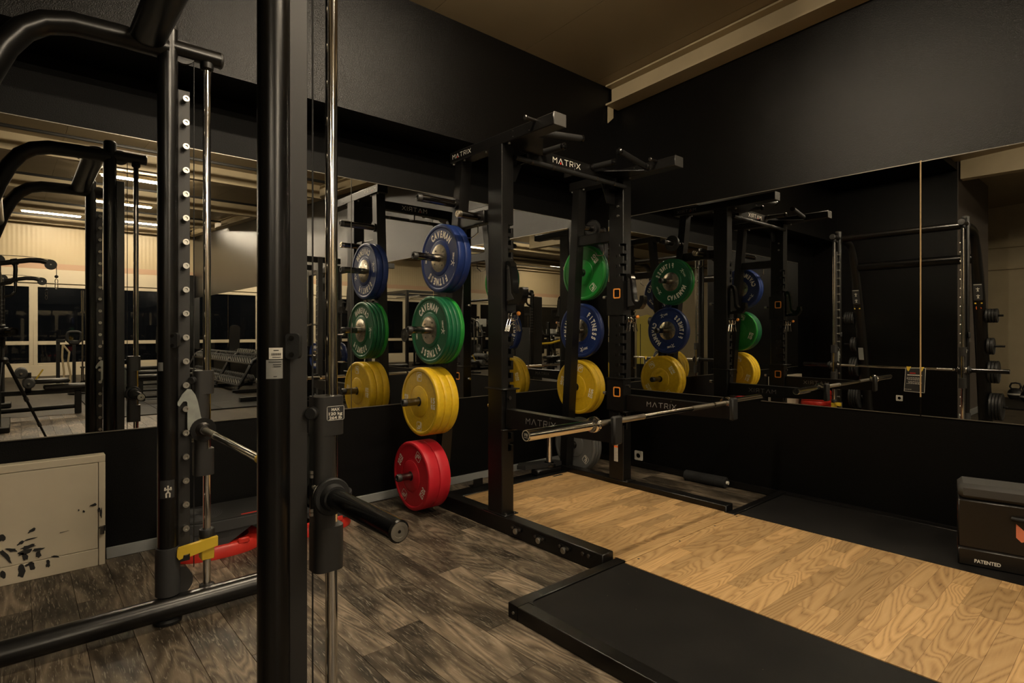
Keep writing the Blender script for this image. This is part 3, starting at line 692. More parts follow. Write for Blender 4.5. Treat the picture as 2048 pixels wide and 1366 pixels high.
# iron plates on the weight horns
def iron_plate(r, th): return [(0, .0135), (0, r * .35), (.002, r * .38), (.004, r * .42), (.004, r * .86), (0, r * .90), (.002, r * .985), (.005, r), (th - .005, r), (th - .002, r * .985), (th, r * .9), (th - .004, r * .86), (th - .004, r * .42), (th - .002, r * .38), (th, r * .35), (th, .0135)]
for (Y, o, side) in ((YN, -1, 'camera side'), (YF, 1, 'mirror side')):
    for (x, z, r, th, n, hn) in ((-.27, 1.39, .083, .026, 4, 'top'), (-.37, 1.03, .100, .030, 2, 'second'), (-.45, .72, .135, .030, 3, 'third'), (-.53, .30, .165, .028, 4, 'bottom')):
        me = None
        for k in range(n):
            y = Y + o * (.056 + k * (th + .002))
            od = ('innermost', 'second', 'third', 'outermost')[k] if k < n - 1 else 'outermost'
            lab = '%s black iron plate on the %s horn of the smith machine, %s' % (od, hn, side)
            zz = z - .0005
            if me is None:
                ob = solid('iron_plate', MB().lathe(iron_plate(r, th), (x, y, zz), (0, o, 0), 32, closed=True), 'iron', lab, 'weight plate', (x, y, zz), group='iron plates on the %s %s horn' % (side, hn)); me = ob.data
            else:
                ob = bpy.data.objects.new('iron_plate', me); link(ob, None, (x, y, zz)); props(ob, lab, 'weight plate', 'iron plates on the %s %s horn' % (side, hn))

# ================================================================== LIFTING PLATFORM
t = thing('lifting_platform', 'lifting platform with oak centre strip and black rubber mats', 'platform', (2.84, .9, 0))
YE = -.62
part('frame_side', MB().box(1.565, 1.627, YE, 1.758, 0, .061, .003), 'black_metal', t)
part('frame_side', MB().box(4.06, 4.12, YE, 1.758, 0, .061, .003), 'black_metal', t)
part('frame_corner', MB().prism([(1.565, 1.758), (1.627, 1.758)] + [(1.672 + .045 * math.cos(R(a)), 1.713 + .045 * math.sin(R(a))) for a in (180, 165, 150, 135, 120, 105, 90)][1:] + [(1.72, 1.758), (1.72, 1.815), (1.565, 1.815)], (0, 0, .0305), (1, 0, 0), (0, 1, 0), .061), 'black_metal', t)
part('frame_end', MB().box(1.72, 2.29, 1.762, 1.815, 0, .061, .003), 'black_metal', t)
part('frame_end', MB().box(3.38, 4.12, 1.762, 1.815, 0, .061, .003), 'black_metal', t)
part('frame_bolt', MB().cyl((1.566, 1.782, .028), (1.560, 1.782, .028), .006, 12), 'steel', t)
part('mat', MB().box(1.627, 2.268, YE, 1.757, .01, .057, .003), 'platform_rubber', t)
part('mat', MB().box(3.413, 4.06, YE, 1.757, .01, .057, .003), 'platform_rubber', t)
part('base_board', MB().box(2.27, 3.411, YE, 1.755, .0, .045), 'rubber_black', t)
part('base_board', MB().box(2.275, 3.392, 1.816, 3.195, .0, .045), 'rubber_black', t)
part('base_board', MB().box(2.292, 3.378, 1.755, 1.816, .0, .045), 'rubber_black', t)
SW = .0745; yy = YE; rs = random.Random(11)
rows = []
y = 1.752
while y > YE + .02: rows.append((max(y - SW, YE), y)); y -= SW
y = 1.757
while y < 3.19: rows.append((y, min(y + SW, 3.195))); y += SW
for (a, b_) in rows:
    W0, W1 = (2.27, 3.411) if b_ < 1.7555 else ((2.292, 3.378) if a < 1.817 else (2.275, 3.392))
    x = W0 - rs.uniform(0, .4); first = True
    while x < W1 - .001:
        ln = rs.uniform(.28, .75); p, q = max(x, W0), min(x + ln, W1)
        if q - W0 < .06: x += ln; continue
        if first: p = W0; first = False
        if W1 - q < .06: q = W1
        x = q if q < W1 - .0001 else 9
        part('oak_strip', MB().box(p + .0003, q - .0003, a + .0003, b_ - .0003, .045, .0585 + rs.uniform(-.0002, .0002), .0004), 'oak', t)
for (x, y) in ((2.36, 1.735), (3.10, 1.735), (2.73, 1.735), (3.36, 1.735)): part('screw_cap', MB().cyl((x, y, .0584), (x, y, .0592), .006, 14), 'iron', t)
part('badge', MB().box(3.20, 3.30, 3.155, 3.18, .0584, .0592), 'label_dark', t)

# ================================================================== POWER RACK
XL0, XL1, XR0, XR1 = 2.203, 2.298, 3.372, 3.467
UY0, UY1 = 2.615, 2.75
def leg_y(z): return 3.137 - .0894 * (z - 1.688)
def leg_dx(z): return .025 * (1.9 - z)
def power_rack():
    t = thing('power_rack', 'black power rack with numbered uprights and plate storage in the corner', 'power rack', (2.835, 2.6, 0))
    for (x0, x1, s) in ((XL0, XL1, 1), (XR0, XR1, -1)):      # s: direction to the inside
        inn, out = (x1, x0) if s > 0 else (x0, x1)
        def sect(mb, z0, z1, kind):
            c, e = .042, .034
            if kind == 'full': pl = [(out, UY0), (inn, UY0), (inn, UY1), (out, UY1)]
            elif kind == 'open': pl = [(out, UY0), (inn - s * c, UY0), (inn - s * c, UY0 + e), (inn, UY0 + e), (inn, UY1), (out, UY1)]
            else: pl = [(out, UY0), (inn - s * c, UY0), (inn - s * c, UY0 + e), (inn - s * .018, UY0 + e), (inn - s * .018, UY0), (inn, UY0), (inn, UY1), (out, UY1)]
            if s < 0: pl = pl[::-1]
            pl = chamfer(pl, .004)
            mb.prism(pl, (0, 0, (z0 + z1) / 2), (1, 0, 0), (0, 1, 0), z1 - z0)
        mb = MB(); z = .10
        slots = sorted(1.837 - .0736 * k for k in range(19))
        for zs in slots:
            sect(mb, z, zs - .036, 'full'); sect(mb, zs - .036, zs - .004, 'low'); sect(mb, zs - .004, zs + .015, 'open'); z = zs + .015
        sect(mb, z, 2.333, 'full')
        up = part('upright', mb, 'black_metal', t)
        nb = MB()
        for k in range(1, 19):
            o = Vector((inn + s * .0004, (UY0 + UY1) / 2 - .005, 1.837 - .0736 * k)); text(nb, str(k), o, (0, s, 0), (0, 0, 1), .020, None, .02, .0004)
        part('hole_numbers', nb, 'black_gloss', up, kind='stuff')
        part('base_plate', MB().box(x0 - .008, x1 + .008, UY0 - .035, UY1 + .035, .0955, .1015, .002), 'black_metal', up)
        for (bx, by) in ((x0 + .015, UY0 - .02), (x1 - .015, UY0 - .02)): part('anchor_bolt', MB().cyl((bx, by, .1015), (bx, by, .109), .008, 8), 'steel_dark', up)
        # rails, top beam, rear leg
        rx0, rx1 = (2.187, 2.270) if s > 0 else (3.385, 3.470)
        rx0, rx1 = (2.187, 2.272) if s > 0 else (3.395, 3.482)
        rl = part('floor_rail', MB().box(rx0, rx1, 1.823, 3.33, 0, .0955, .004), 'black_metal', t)
        if s > 0:
            for y in (2.46, 2.27, 2.08):
                part('roller_plate', MB().prism(rrect(.085, .030, .014), (rx0 - .003, y, .060), (0, -1, .0), (0, 0, 1), .006), 'black_metal', rl)
                part('roller', MB().cyl((rx0 - .003, y, .047), (rx0 - .020, y, .047), .017, 20, bev=.003), 'steel', rl)
                for dy in (.03, -.03): part('roller_bolt', MB().cyl((rx0 - .005, y + dy, .062), (rx0 - .014, y + dy, .062), .0085, 10, bev=.002), 'steel_dark', rl)
            for y in (1.95, 1.91): part('roller_bolt', MB().cyl((rx0, y, .066), (rx0 - .010, y, .066), .010, 10, bev=.002), 'steel_dark', rl)
        bm_ = part('top_beam', MB().box(x0 + .004, x1 + .004, 2.182, 3.165, 2.333, 2.402, .005), 'black_metal', t)
        o = Vector((x0 + .004, 3.03, 2.368)) if s > 0 else Vector((x1 + .004, 3.03, 2.368))
        if s > 0: matrix_word(bm_, Vector((x0 + .004, 3.03, 2.369)), (0, -1, 0), (0, 0, 1), .027)
        else: matrix_word(bm_, Vector((x1 + .004, 3.03, 2.369)), (0, 1, 0), (0, 0, 1), .027, 'grey_print')
        part('end_cap', MB().box(x0 + .003, x1 + .005, 2.178, 2.183, 2.332, 2.403, .002), 'beam_cap', bm_)
        for y in (2.57, 2.79, 3.02, 3.14): part('beam_bolt', MB().cyl((x0 + .02, y, 2.333), (x0 + .02, y, 2.322), .008, 8), 'steel', bm_)
        for y, z in ((2.52, 2.385), (2.52, 2.35), (2.38, 2.35)): part('beam_rivet', MB().cyl((x0 + .004, y, z), (x0 + .001, y, z), .004, 8), 'steel_dark', bm_)
        lg = MB(); z0, z1 = .09, 2.333; hw, hd = .040, .036; cx = (x0 + x1) / 2
        vs = []
        for z in (z0, z1):
            x = cx - s * leg_dx(z); y = leg_y(z)
            vs += [(x - hw, y - hd, z), (x + hw, y - hd, z), (x + hw, y + hd, z), (x - hw, y + hd, z)]
        lg.add(vs, [(0, 1, 2, 3), (4, 7, 6, 5), (0, 4, 5, 1), (1, 5, 6, 2), (2, 6, 7, 3), (3, 7, 4, 0)])
        lgo = part('rear_leg', lg, 'black_metal', t)
        # storage pegs on the leg
        for z in (2.052, 1.686, 1.212, .742, .250):
            y = leg_y(z); bx = cx - s * (leg_dx(z) + hw); tip = (1.905 - .03 * (1.2 - z)) if s > 0 else (3.745 + .015 * (1.2 - z))
            pg = part('storage_peg', MB().cyl((bx, y, z), (tip, y, z), .0243, 22), 'peg_metal', lgo)
            part('peg_base', MB().cyl((bx, y, z), (bx - s * .016, y, z), .034, 20), 'black_metal', lgo)
            part('peg_cap', MB().lathe([(-.012, .0250), (.010, .0250), (.016, .021), (.016, .013), (.010, .011), (.010, 0)], (tip, y, z), (-s, 0, 0), 22), 'plastic_dark', lgo)
        # side brace with short peg and hook
        br = part('side_brace', MB().box(cx - .028, cx + .028, UY1, leg_y(1.93) - .03, 1.885, 1.965, .004), 'black_metal', t)
        yb = 2.845
        part('brace_pad', MB().box(cx - s * .028, cx - s * .046, yb - .05, yb + .05, 1.885, 1.965, .004), 'black_metal', br)
        part('short_peg', MB().cyl((cx - s * .046, yb, 1.925), (cx - s * .20, yb, 1.925), .0225, 20), 'peg_metal', br)
        part('peg_cap', MB().lathe([(-.012, .0245), (.008, .0245), (.013, .02), (.013, .011), (.009, .010), (.009, 0)], (cx - s * .20, yb, 1.925), (-s, 0, 0), 20), 'hub_steel', br)
        part('wire_hook', MB().tube([(cx - s * .035, yb + .02, 1.885), (cx - s * .035, yb + .02, 1.83), (cx - s * .06, yb + .05, 1.80), (cx - s * .06, yb + .11, 1.805), (cx - s * .06, yb + .125, 1.83)], .004, 8), 'chrome', br)
        # pull-up handles
        hx = cx + s * .335
        for nm_, p, q in (('pullup_handle', (hx, 2.66, 2.368), (hx, 2.465, 2.362)), ('pullup_handle', (cx + s * .046, 2.41, 2.368), (cx + s * .40, 2.375, 2.40))):
            hd_ = part(nm_, MB().cyl(p, q, .0205, 18), 'rubber_black', t)
            v = (Vector(q) - Vector(p)).normalized()
            part('grip_end', MB().lathe([(-.012, .0225), (.004, .0225), (.010, .015), (.011, 0)], q, v, 18), 'black_gloss', hd_)
            part('grip_collar', MB().lathe([(.004, .0225), (.02, .0225)], p, v, 18), 'steel_dark', hd_)
        part('corner_plate', MB().prism([(cx + s * .045, 2.66), (cx + s * .045, 2.40), (cx + s * .09, 2.40), (cx + s * .30, 2.62), (cx + s * .30, 2.66)][::s], (0, 0, 2.338), (1, 0, 0), (0, 1, 0), .007), 'black_metal', t)
        part('gusset', MB().prism([(inn, 2.31), (inn + s * .16, 2.31), (inn + s * .085, 2.15), (inn, 2.15)][::s], (0, 2.70, 0), (1, 0, 0), (0, 0, 1), .008), 'black_metal', t)
        for z in (2.13, 2.06): part('gusset_bolt', MB().cyl((inn, 2.66, z), (inn + s * .012, 2.66, z), .009, 8), 'steel', up)
        # band peg on the beam
        part('band_peg', MB().cyl((x0 + (.004 if s > 0 else 0), 2.33, 2.392), (x0 - .062, 2.33, 2.392), .010, 14).lathe([(0, .013), (.010, .014), (.014, .010)], (x0 - .062, 2.33, 2.392), (-1, 0, 0), 14), 'steel_dark', bm_)
    # crossbeam with word, pull-up bar
    cbm = part('crossbeam', MB().box(XL1, XR0, 2.665, 2.725, 2.305, 2.385, .004), 'black_metal', t)
    matrix_word(cbm, Vector((2.822, 2.665, 2.346)), (1, 0, 0), (0, 0, 1), .036)
    matrix_word(cbm, Vector((2.822, 2.725, 2.346)), (-1, 0, 0), (0, 0, 1), .036)
    part('pullup_bar', MB().cyl((XL1, 2.60, 2.265), (XR0, 2.60, 2.265), .0155, 18), 'rubber_black', t)
    for x in (2.43, 2.62, 3.05, 3.24): part('grip_ring', MB().lathe([(-.010, .0175), (.010, .0175)], (x, 2.60, 2.265), (1, 0, 0), 18), 'steel_dark', t)
    for x in (2.40, 2.835, 3.27): part('bar_bracket', MB().box(x - .006, x + .006, 2.60, 2.70, 2.255, 2.31, .001), 'black_metal', t)
    part('rear_rail', MB().box(2.27, 3.39, 3.20, 3.25, 0, .062, .003), 'black_metal', t)
    part('rear_plate', MB().box(2.27, 3.39, 3.25, 3.40, 0, .045, .003), 'black_metal', t)
    for x in (2.60,): part('rail_bracket', MB().box(x - .045, x + .045, 3.36, 3.366, .045, .105, .002).box(x - .045, x + .045, 3.366, 3.42, .045, .051), 'black_metal', t)
    # warning stickers on the right upright
    o = Vector((XR0 - .0005, 2.683, 0))
    st = part('warning_sticker', MB().box(XR0 - .0008, XR0, 2.665, 2.70, .235, .415), 'label_white', t)
    part('warning_band', MB().box(XR0 - .0012, XR0 - .0006, 2.665, 2.70, .393, .415).box(XR0 - .0012, XR0 - .0006, 2.665, 2.70, .338, .352), 'warn_orange', st)
    pr = MB()
    for z in [.240 + .0065 * i for i in range(15)] + [.36, .367, .374]: pr.strokes([[(-.014, z), (.010 + .004 * ((z * 1000) % 3 > 1), z)]], o, (0, -1, 0), (0, 0, 1), .002, .0012)
    pr.strokes([[(-.017, .356), (.017, .356)]], o, (0, -1, 0), (0, 0, 1), .003, .0012)
    part('fine_print', pr, 'grey_print', st, kind='stuff')
    return t
rack = power_rack()
# ------------------------------------------------------------------ J hooks and spotter arms on the uprights
def sleeve(t, x0, x1, s, z0, z1, fz):
    x0 -= .011; x1 += .011
    g = .006
    xi, d = (x1, 1) if s > 0 else (x0, -1)
    sl = part('sleeve', MB().prism([(xi, UY0 - .008), (xi, UY1 + .010), (xi - d * .075, UY1 + .010), (xi - d * .075, UY1 + .002), (xi - d * .0085, UY1 + .002), (xi - d * .0085, UY0 - .002), (xi - d * .075, UY0 - .002), (xi - d * .075, UY0 - .008)][::d], (0, 0, (z0 + z1) / 2), (1, 0, 0), (0, 1, 0), z1 - z0), 'black_metal', t)
    o = Vector((xi + d * .001, UY0 + .050, fz)); rr = rrect(.066, .074, .012); ri = rrect(.048, .056, .008); k = len(rr)
    mb = MB(); vs = [o + Vector((0, a, b_)) for a, b_ in rr] + [o + Vector((0, a, b_)) for a, b_ in ri] + [o + Vector((d * .002, a, b_)) for a, b_ in rr] + [o + Vector((d * .002, a, b_)) for a, b_ in ri]
    fs = []
    for i in range(k):
        j = (i + 1) % k; fs += [(i, j, j + k, i + k), (i + 2 * k, i + 3 * k, j + 3 * k, j + 2 * k), (i, i + 2 * k, j + 2 * k, j), (i + k, j + k, j + 3 * k, i + 3 * k)]
    part('window_frame', mb.add(vs, fs), 'orange', sl, label='orange window frame')
    part('window_back', MB().prism(ri, o - Vector((d * .0004, 0, 0)), (0, d, 0), (0, 0, 1), .0006), 'black_gloss', sl)
    cx_ = (x0 + x1) / 2 + s * .02
    part('plunger', MB().cyl((cx_, UY1 + .008, fz - .022), (cx_, UY1 + .055, fz - .022), .010, 14), 'black_metal', sl)
    part('plunger_tip', MB().cyl((cx_, UY1 + .050, fz - .022), (cx_, UY1 + .075, fz - .022), .0125, 14, bev=.002), 'steel', sl)
    return sl
for (x0, x1, s, nm_) in ((XL0, XL1, 1, 'left'), (XR0, XR1, -1, 'right')):
    cx = (x0 + x1) / 2
    t = thing('j_hook', 'black j-shaped bar hook with orange window on the %s upright' % ('near left' if s > 0 else 'right'), 'bar hook', (cx, UY0, 1.33), group='j hooks on the rack uprights')
    sleeve(t, x0, x1, s, 1.325, 1.575, 1.485)
    y = UY0 - .010
    pl = [(y, 1.625), (y - .020, 1.628), (y - .040, 1.612), (y - .052, 1.57), (y - .060, 1.50), (y - .066, 1.445), (y - .078, 1.424), (y - .100, 1.418), (y - .114, 1.430), (y - .118, 1.462), (y - .148, 1.462), (y - .153, 1.425), (y - .138, 1.388), (y - .115, 1.366), (y, 1.362)]
    part('hook', MB().prism(pl, (cx, 0, 0), (0, 1, 0), (0, 0, 1), .046), 'black_gloss', t)
    pl2 = [(y - .014, 1.60), (y - .028, 1.59), (y - .040, 1.50), (y - .046, 1.43), (y - .072, 1.395), (y - .014, 1.385)]
    part('hook_rib', MB().prism(pl2, (cx, 0, 0), (0, 1, 0), (0, 0, 1), .054), 'plastic_dark', t)
    for z in (1.39, 1.58): part('hook_screw', MB().cyl((cx - .03, y - .02, z), (cx + .03, y - .02, z), .006, 10), 'steel_dark', t)
    pz = 1.31
    part('pull_pin', MB().cyl((cx + .012, UY0 - .002, pz), (cx + .012, UY0 - .075, pz), .009, 14), 'black_metal', t)
    part('pin_ball', MB().lathe([(-.013 * math.cos(R(a)), .013 * math.sin(R(a))) for a in range(0, 181, 15)], (cx + .012, UY0 - .084, pz), (0, -1, 0), 18), 'orange', t, label='orange ball grip')
    # two spring collars hung on the pin
    for k in range(2):
        sc_ = thing('spring_collar', 'chrome spring collar hanging on the %s hook pin, %s one' % ('near left' if s > 0 else 'right', ('inner', 'outer')[k]), 'spring collar', (cx + .012, UY0 - .02 - k * .024, pz - .017), group='spring collars on the hook pins')
        yk = UY0 - .020 - k * .024; zc = pz - .017; cxx = cx + .012
        part('coil', MB().tube([(cxx + .026 * math.cos(R(a)), yk - .010 * a / 1080 + .004, zc + .026 * math.sin(R(a))) for a in range(0, 1081, 24)], .0028, 8), 'chrome', sc_)
        for d in (-1, 1):
            part('handle', MB().tube([(cxx + d * .024, yk, zc - .010), (cxx + d * .042, yk, zc - .055), (cxx + d * .052, yk, zc - .088), (cxx + d * .043, yk, zc - .090), (cxx + d * .030, yk, zc - .050)], .0026, 8), 'chrome', sc_)
    # spotter arm
    t = thing('spotter_arm', 'black spotter arm holding the %s end of the barbell' % ('near' if s > 0 else 'far'), 'spotter arm', (cx, 2.2, .64), group='spotter arms')
    sl = sleeve(t, x0, x1, s, .615, .850, .755)
    part('top_lip', MB().box(x0 - .02, x1 + .02, UY0 - .035, UY1 + .012, .850, .858, .002), 'black_metal', sl)
    part('bottom_lip', MB().box(x0 - .02, x1 + .02, UY0 - .035, UY0 - .010, .607, .615, .002), 'black_metal', sl)
    for z in (.80, .665): part('arm_bolt', MB().cyl((cx, UY0 - .008, z), (cx, UY0 - .022, z), .012, 6), 'steel_dark', sl)
    ax0, ax1 = cx - .030, cx + .030
    arm = part('arm', MB().prism([(2.60, .735), (1.80, .730), (1.80, .650), (2.52, .625), (2.60, .625)], (cx, 0, 0), (0, 1, 0), (0, 0, 1), .060), 'black_metal', t)
    part('arm_pad', MB().box(ax0 + .002, ax1 - .002, 1.815, 2.58, .730, .7305), 'black_gloss', arm)
    part('end_lip', MB().box(ax0 - .004, ax1 + .004, 1.772, 1.802, .640, .782, .008), 'rubber_black', arm)
    matrix_word(arm, Vector((ax0 - .0001, 2.30, .686)), (0, -1, 0), (0, 0, 1), .032, 'grey_print', None)
    matrix_word(arm, Vector((ax1 + .0001, 2.30, .686)), (0, 1, 0), (0, 0, 1), .032, 'grey_print', None)
    part('arm_screw', MB().cyl((ax0, 2.22, .722), (ax0 - .005, 2.22, .722), .006, 10), 'steel_dark', arm)
    if s > 0: part('lever', MB().box(cx + .02, cx + .075, UY0 - .035, UY0 - .005, .605, .613, .003), 'steel_dark', sl)
# ------------------------------------------------------------------ barbell
P0, P1 = Vector((1.676, 1.826, .7555)), Vector((3.876, 1.838, .7335 + .001))
P0.z, P1.z = .7475, .7455
ax = (P1 - P0).normalized(); Lb = (P1 - P0).length
t = thing('barbell', 'chrome olympic barbell resting on the spotter arms', 'barbell', (P0 + P1) / 2)
def pt(d): return P0 + ax * d
part('shaft', MB().cyl(pt(.44), pt(Lb - .44), .0140, 26), 'chrome', t)
for a, b_ in ((.478, .60), (.62, .86), (Lb - .86, Lb - .62), (Lb - .60, Lb - .478)): part('knurling', MB().cyl(pt(a), pt(b_), .0146, 26), 'chrome_knurl', t)
for (e, d) in ((0, 1), (Lb, -1)):
    part('sleeve', MB().cyl(pt(e + d * .002), pt(e + d * .445), .0250, 32, bev=.002), 'chrome', t)
    part('collar', MB().lathe([(.430, .025), (.432, .037), (.438, .0385), (.446, .0385), (.449, .0355), (.454, .0355), (.457, .0385), (.466, .0385), (.472, .034), (.474, .015)], pt(e), ax * d, 34), 'chrome', t)
    cp = part('end_cap', MB().lathe([(.0, .0215), (-.0008, .0215), (-.0008, 0)], pt(e + d * .002), ax * d, 28), 'iron', t)
    part('end_ring', MB().lathe([(.003, .0250), (-.0018, .0245), (-.0018, .0205), (.003, .0205)], pt(e), ax * d, 30, closed=True), 'chrome', t)
    if d > 0:
        mb = MB(); o = pt(e + .0008); text(mb, 'FB', o + Vector((0, 0, .003)), (0, -1, 0), (0, 0, 1), .012, .022, .03, .0006); mb.strokes([[(-.012, -.009), (.012, -.009)]], o, (0, -1, 0), (0, 0, 1), .002, .0006)
        part('cap_print', mb, 'white_print', cp)
# ------------------------------------------------------------------ bumper plates
def bumper_profile(r, th, hub):
    f = [(0, .0255), (0, hub), (.0012, hub + .003), (.0040, hub + .006), (.0045, r * .875), (.0012, r * .895), (0, r * .91), (0, r * .965), (.003, r * .992), (.006, r)]
    return f + [(th - a, q) for a, q in f[::-1]]
def f_logo(mb, o, ux, uy, k, d):
    fr = rrect(k, k, k * .2); mb.strokes([fr + [fr[0]]], o, ux, uy, k * .07, d)
    mb.strokes([[(-.30 * k, -.36 * k), (-.26 * k, .05 * k), (-.10 * k, .22 * k), (.34 * k, .24 * k)], [(-.05 * k, -.02 * k), (.20 * k, -.01 * k)]], o, ux, uy, k * .15, d)
def runner(mb, o, ux, uy, k, d):
    mb.strokes([[(0, .15 * k), (0, -.1 * k), (-.35 * k, -.5 * k)], [(0, -.1 * k), (.35 * k, -.5 * k)], [(-.5 * k, .2 * k), (0, .12 * k), (.5 * k, .25 * k)], [(0, .3 * k), (0, .5 * k)]], o, ux, uy, k * .15, d)
def make_plate(name, kind, mat, th, num):
    """front face at local x=0 looking to -x, back at x=th"""
    r = .225; hub = .112 if kind == 'ring' else .098
    me = MB().lathe(bumper_profile(r, th, hub), (0, 0, 0), (1, 0, 0), 64, closed=True).mesh(name); me.materials.append(M[mat])
    root = bpy.data.objects.new(name, me); COL.objects.link(root); ORG[root.name] = Vector((0, 0, 0))
    pr = MB()
    for (x, ux) in ((.0045, Vector((0, -1, 0))), (th - .0045, Vector((0, 1, 0)))):
        uy = Vector((0, 0, 1)); d = .0006; o = Vector((x, 0, 0))
        if kind == 'ring':
            ring_text(pr, 'CAVEMAN', o, ux, uy, .158, .042, 12.6, 90, .05, .66, d); ring_text(pr, 'FITNESS', o, ux, uy, .158, .042, 12.6, 270, .05, .66, d)
            for a in (0, 180):
                e, g = ux * math.cos(R(a)), ux * math.cos(R(a))
                c_ = o + e * .158 + uy * 0; out = e; tg = -uy * math.cos(R(a))
                text(pr, num, c_ - tg * .022, tg, out, .016, .044, .03, d); runner(pr, c_ + tg * .022, tg, out, .036, d)
        else:
            for a, sg in ((0, 1), (180, -1)):
                e = ux * sg; c_ = o + e * .163; tg = -uy * sg
                # reads from inside out: number over KG, turned with the rim
                text(pr, num.split()[0], c_ - ux * 0 + uy * .020 * sg, ux * sg, uy * sg, .033, .046, .04, d); text(pr, num.split()[1], c_ - uy * .020 * sg, ux * sg, uy * sg, .030, .046, .04, d)
            for sg in (1, -1): f_logo(pr, o + uy * .163 * sg, ux * sg, uy * sg, .056, d)
    part('lettering', pr, 'white_print', root)
    if kind == 'ring':
        part('hub_disc', MB().lathe([(-.0008, .0255), (-.0008, .090), (.0005, .092), (th - .0005, .092), (th + .0008, .090), (th + .0008, .0255)], (0, 0, 0), (1, 0, 0), 48, closed=True), 'hub_steel', root)
        sc_ = MB()
        for a in (45, 135, 225, 315):
            for x in (-.0012, th + .0004): sc_.cyl((x, .062 * math.cos(R(a)), .062 * math.sin(R(a))), (x + .0008, .062 * math.cos(R(a)), .062 * math.sin(R(a))), .0055, 10)
        part('hub_screws', sc_, 'iron', root, kind='stuff')
    else:
        rg = MB()
        for x in (-.0006, th - .0004): rg.lathe([(x, .1115), (x, .1135), (x + .001, .1135), (x + .001, .1115)], (0, 0, 0), (1, 0, 0), 48, closed=True)
        part('hub_ring', rg, mat, root)
        part('bushing', MB().lathe([(-.0015, .0252), (-.0015, .031), (th + .0015, .031), (th + .0015, .0252)], (0, 0, 0), (1, 0, 0), 28, closed=True), 'iron', root)
    return root
protos = {}
def put_plate(key, x, y, z, roll, label, group, flip=False):
    name, kind, mat, th, num = key
    if key not in protos: protos[key] = make_plate(*key); o = protos[key]
    else: o = copy_tree(protos[key])
    o.location = (x, y, z); o.rotation_euler = (R(roll), 0, R(180) if flip else 0); ORG[o.name] = Vector((x, y, z))
    props(o, label, 'weight plate', group); return o
BLUE = ('bumper_plate', 'ring', 'blue_plate', .050, '20KG'); GRN = ('bumper_plate', 'ring', 'green_plate', .0315, '10KG')
GRB = ('bumper_plate', 'plain', 'green_bright', .033, '10 KG'); YEL = ('bumper_plate', 'plain', 'yellow_plate', .055, '15 KG')
RED = ('bumper_plate', 'plain', 'red_plate', .084, '25 KG'); GRY = ('bumper_plate', 'plain', 'grey_plate', .031, '5 KG')
def sag(z): return z - .0012
def stack(keys, x0, z, rolls, labs, group, right=False):
    x = x0
    for k, rl, lb in zip(keys, rolls, labs):
        y = leg_y(z) - (.035 if right else 0)
        put_plate(k, x, leg_y(z), sag(z), rl, lb, group); x += k[3] + .001
stack([BLUE] * 2, 2.100, 1.686, (8, 40), ('blue bumper plate with steel hub and white lettering, outer of two on the left peg', 'blue bumper plate behind the outer blue one on the left peg'), 'blue plates on the left of the rack')
stack([GRN] * 3 + [GRB], 2.050, 1.212, (-6, 60, 120, 20), ('dark green bumper plate with brushed steel hub, outermost of four on the left peg', 'dark green bumper plate, second of four on the left peg', 'dark green bumper plate, third of four on the left peg', 'bright green bumper plate at the back of the left green stack'), 'green plates on the left of the rack')
stack([YEL] * 3, 1.998, .742, (0, 100, 200), ('yellow bumper plate facing the camera, outermost of three on the left peg', 'yellow bumper plate, middle of three on the left peg', 'yellow bumper plate, innermost of three on the left peg'), 'yellow plates on the left of the rack')
stack([RED] * 2, 1.963, .250, (32, 80), ('red bumper plate just above the floor, outer of two', 'red bumper plate just above the floor, inner of two'), 'red plates on the left of the rack')
stack([GRB, GRN], 3.512, 1.686, (-40, 150), ('bright green bumper plate on the right side of the rack, inner one', 'dark green bumper plate facing the right mirror'), 'green plates on the right of the rack')
stack([BLUE], 3.520, 1.212, (-105,), ('blue bumper plate on the right side of the rack facing the mirror',), 'blue plates on the right of the rack')
stack([YEL] * 2, 3.522, .742, (15, -35), ('yellow bumper plate on the right side of the rack, inner of two', 'yellow bumper plate with its peg facing the right mirror'), 'yellow plates on the right of the rack')
stack([GRY] * 3, 3.545, .250, (-50, 10, 70), ('grey bumper plate low on the right side, innermost of three', 'grey bumper plate low on the right side, middle of three', 'grey bumper plate low on the right side, nearest the wall'), 'grey plates on the right of the rack')
ob = solid('iron_plate', MB().lathe(iron_plate(.075, .026), (3.585, leg_y(2.052), 2.051), (1, 0, 0), 32, closed=True), 'iron', 'small black iron plate on the top right peg of the rack', 'weight plate', (3.585, leg_y(2.052), 2.051))
part('rim_hole', MB().lathe([(-.001, .0255), (-.001, .034), (.027, .034), (.027, .0255)], (3.585, leg_y(2.052), 2.051), (1, 0, 0), 24, closed=True), 'steel_dark', ob)
# ------------------------------------------------------------------ landmine post in the rear corner of the rack
t = thing('landmine_post', 'chrome post on a black pivot base at the back of the platform', 'gym attachment', (3.30, 3.32, 0))
part('base', MB().box(3.13, 3.42, 3.27, 3.36, .0455, .098, .012), 'black_metal', t)
part('arm', MB().prism([(3.02, 3.40), (3.06, 3.34), (3.30, 3.27), (3.40, 3.27), (3.415, 3.30), (3.41, 3.36), (3.30, 3.40), (3.10, 3.46)], (0, 0, .115), (1, 0, 0), (0, 1, 0), .030), 'rubber_black', t)
part('post', MB().cyl((3.30, 3.315, .10), (3.30, 3.315, .345), .0245, 26), 'chrome', t)
part('post_rim', MB().lathe([(.335, .0250), (.340, .0285), (.346, .0285), (.347, .020)], (3.30, 3.315, 0), (0, 0, 1), 26), 'chrome', t)
part('foot_ring', MB().lathe([(.098, .055), (.115, .055), (.130, .040), (.130, .026)], (3.30, 3.315, 0), (0, 0, 1), 26), 'black_gloss', t)
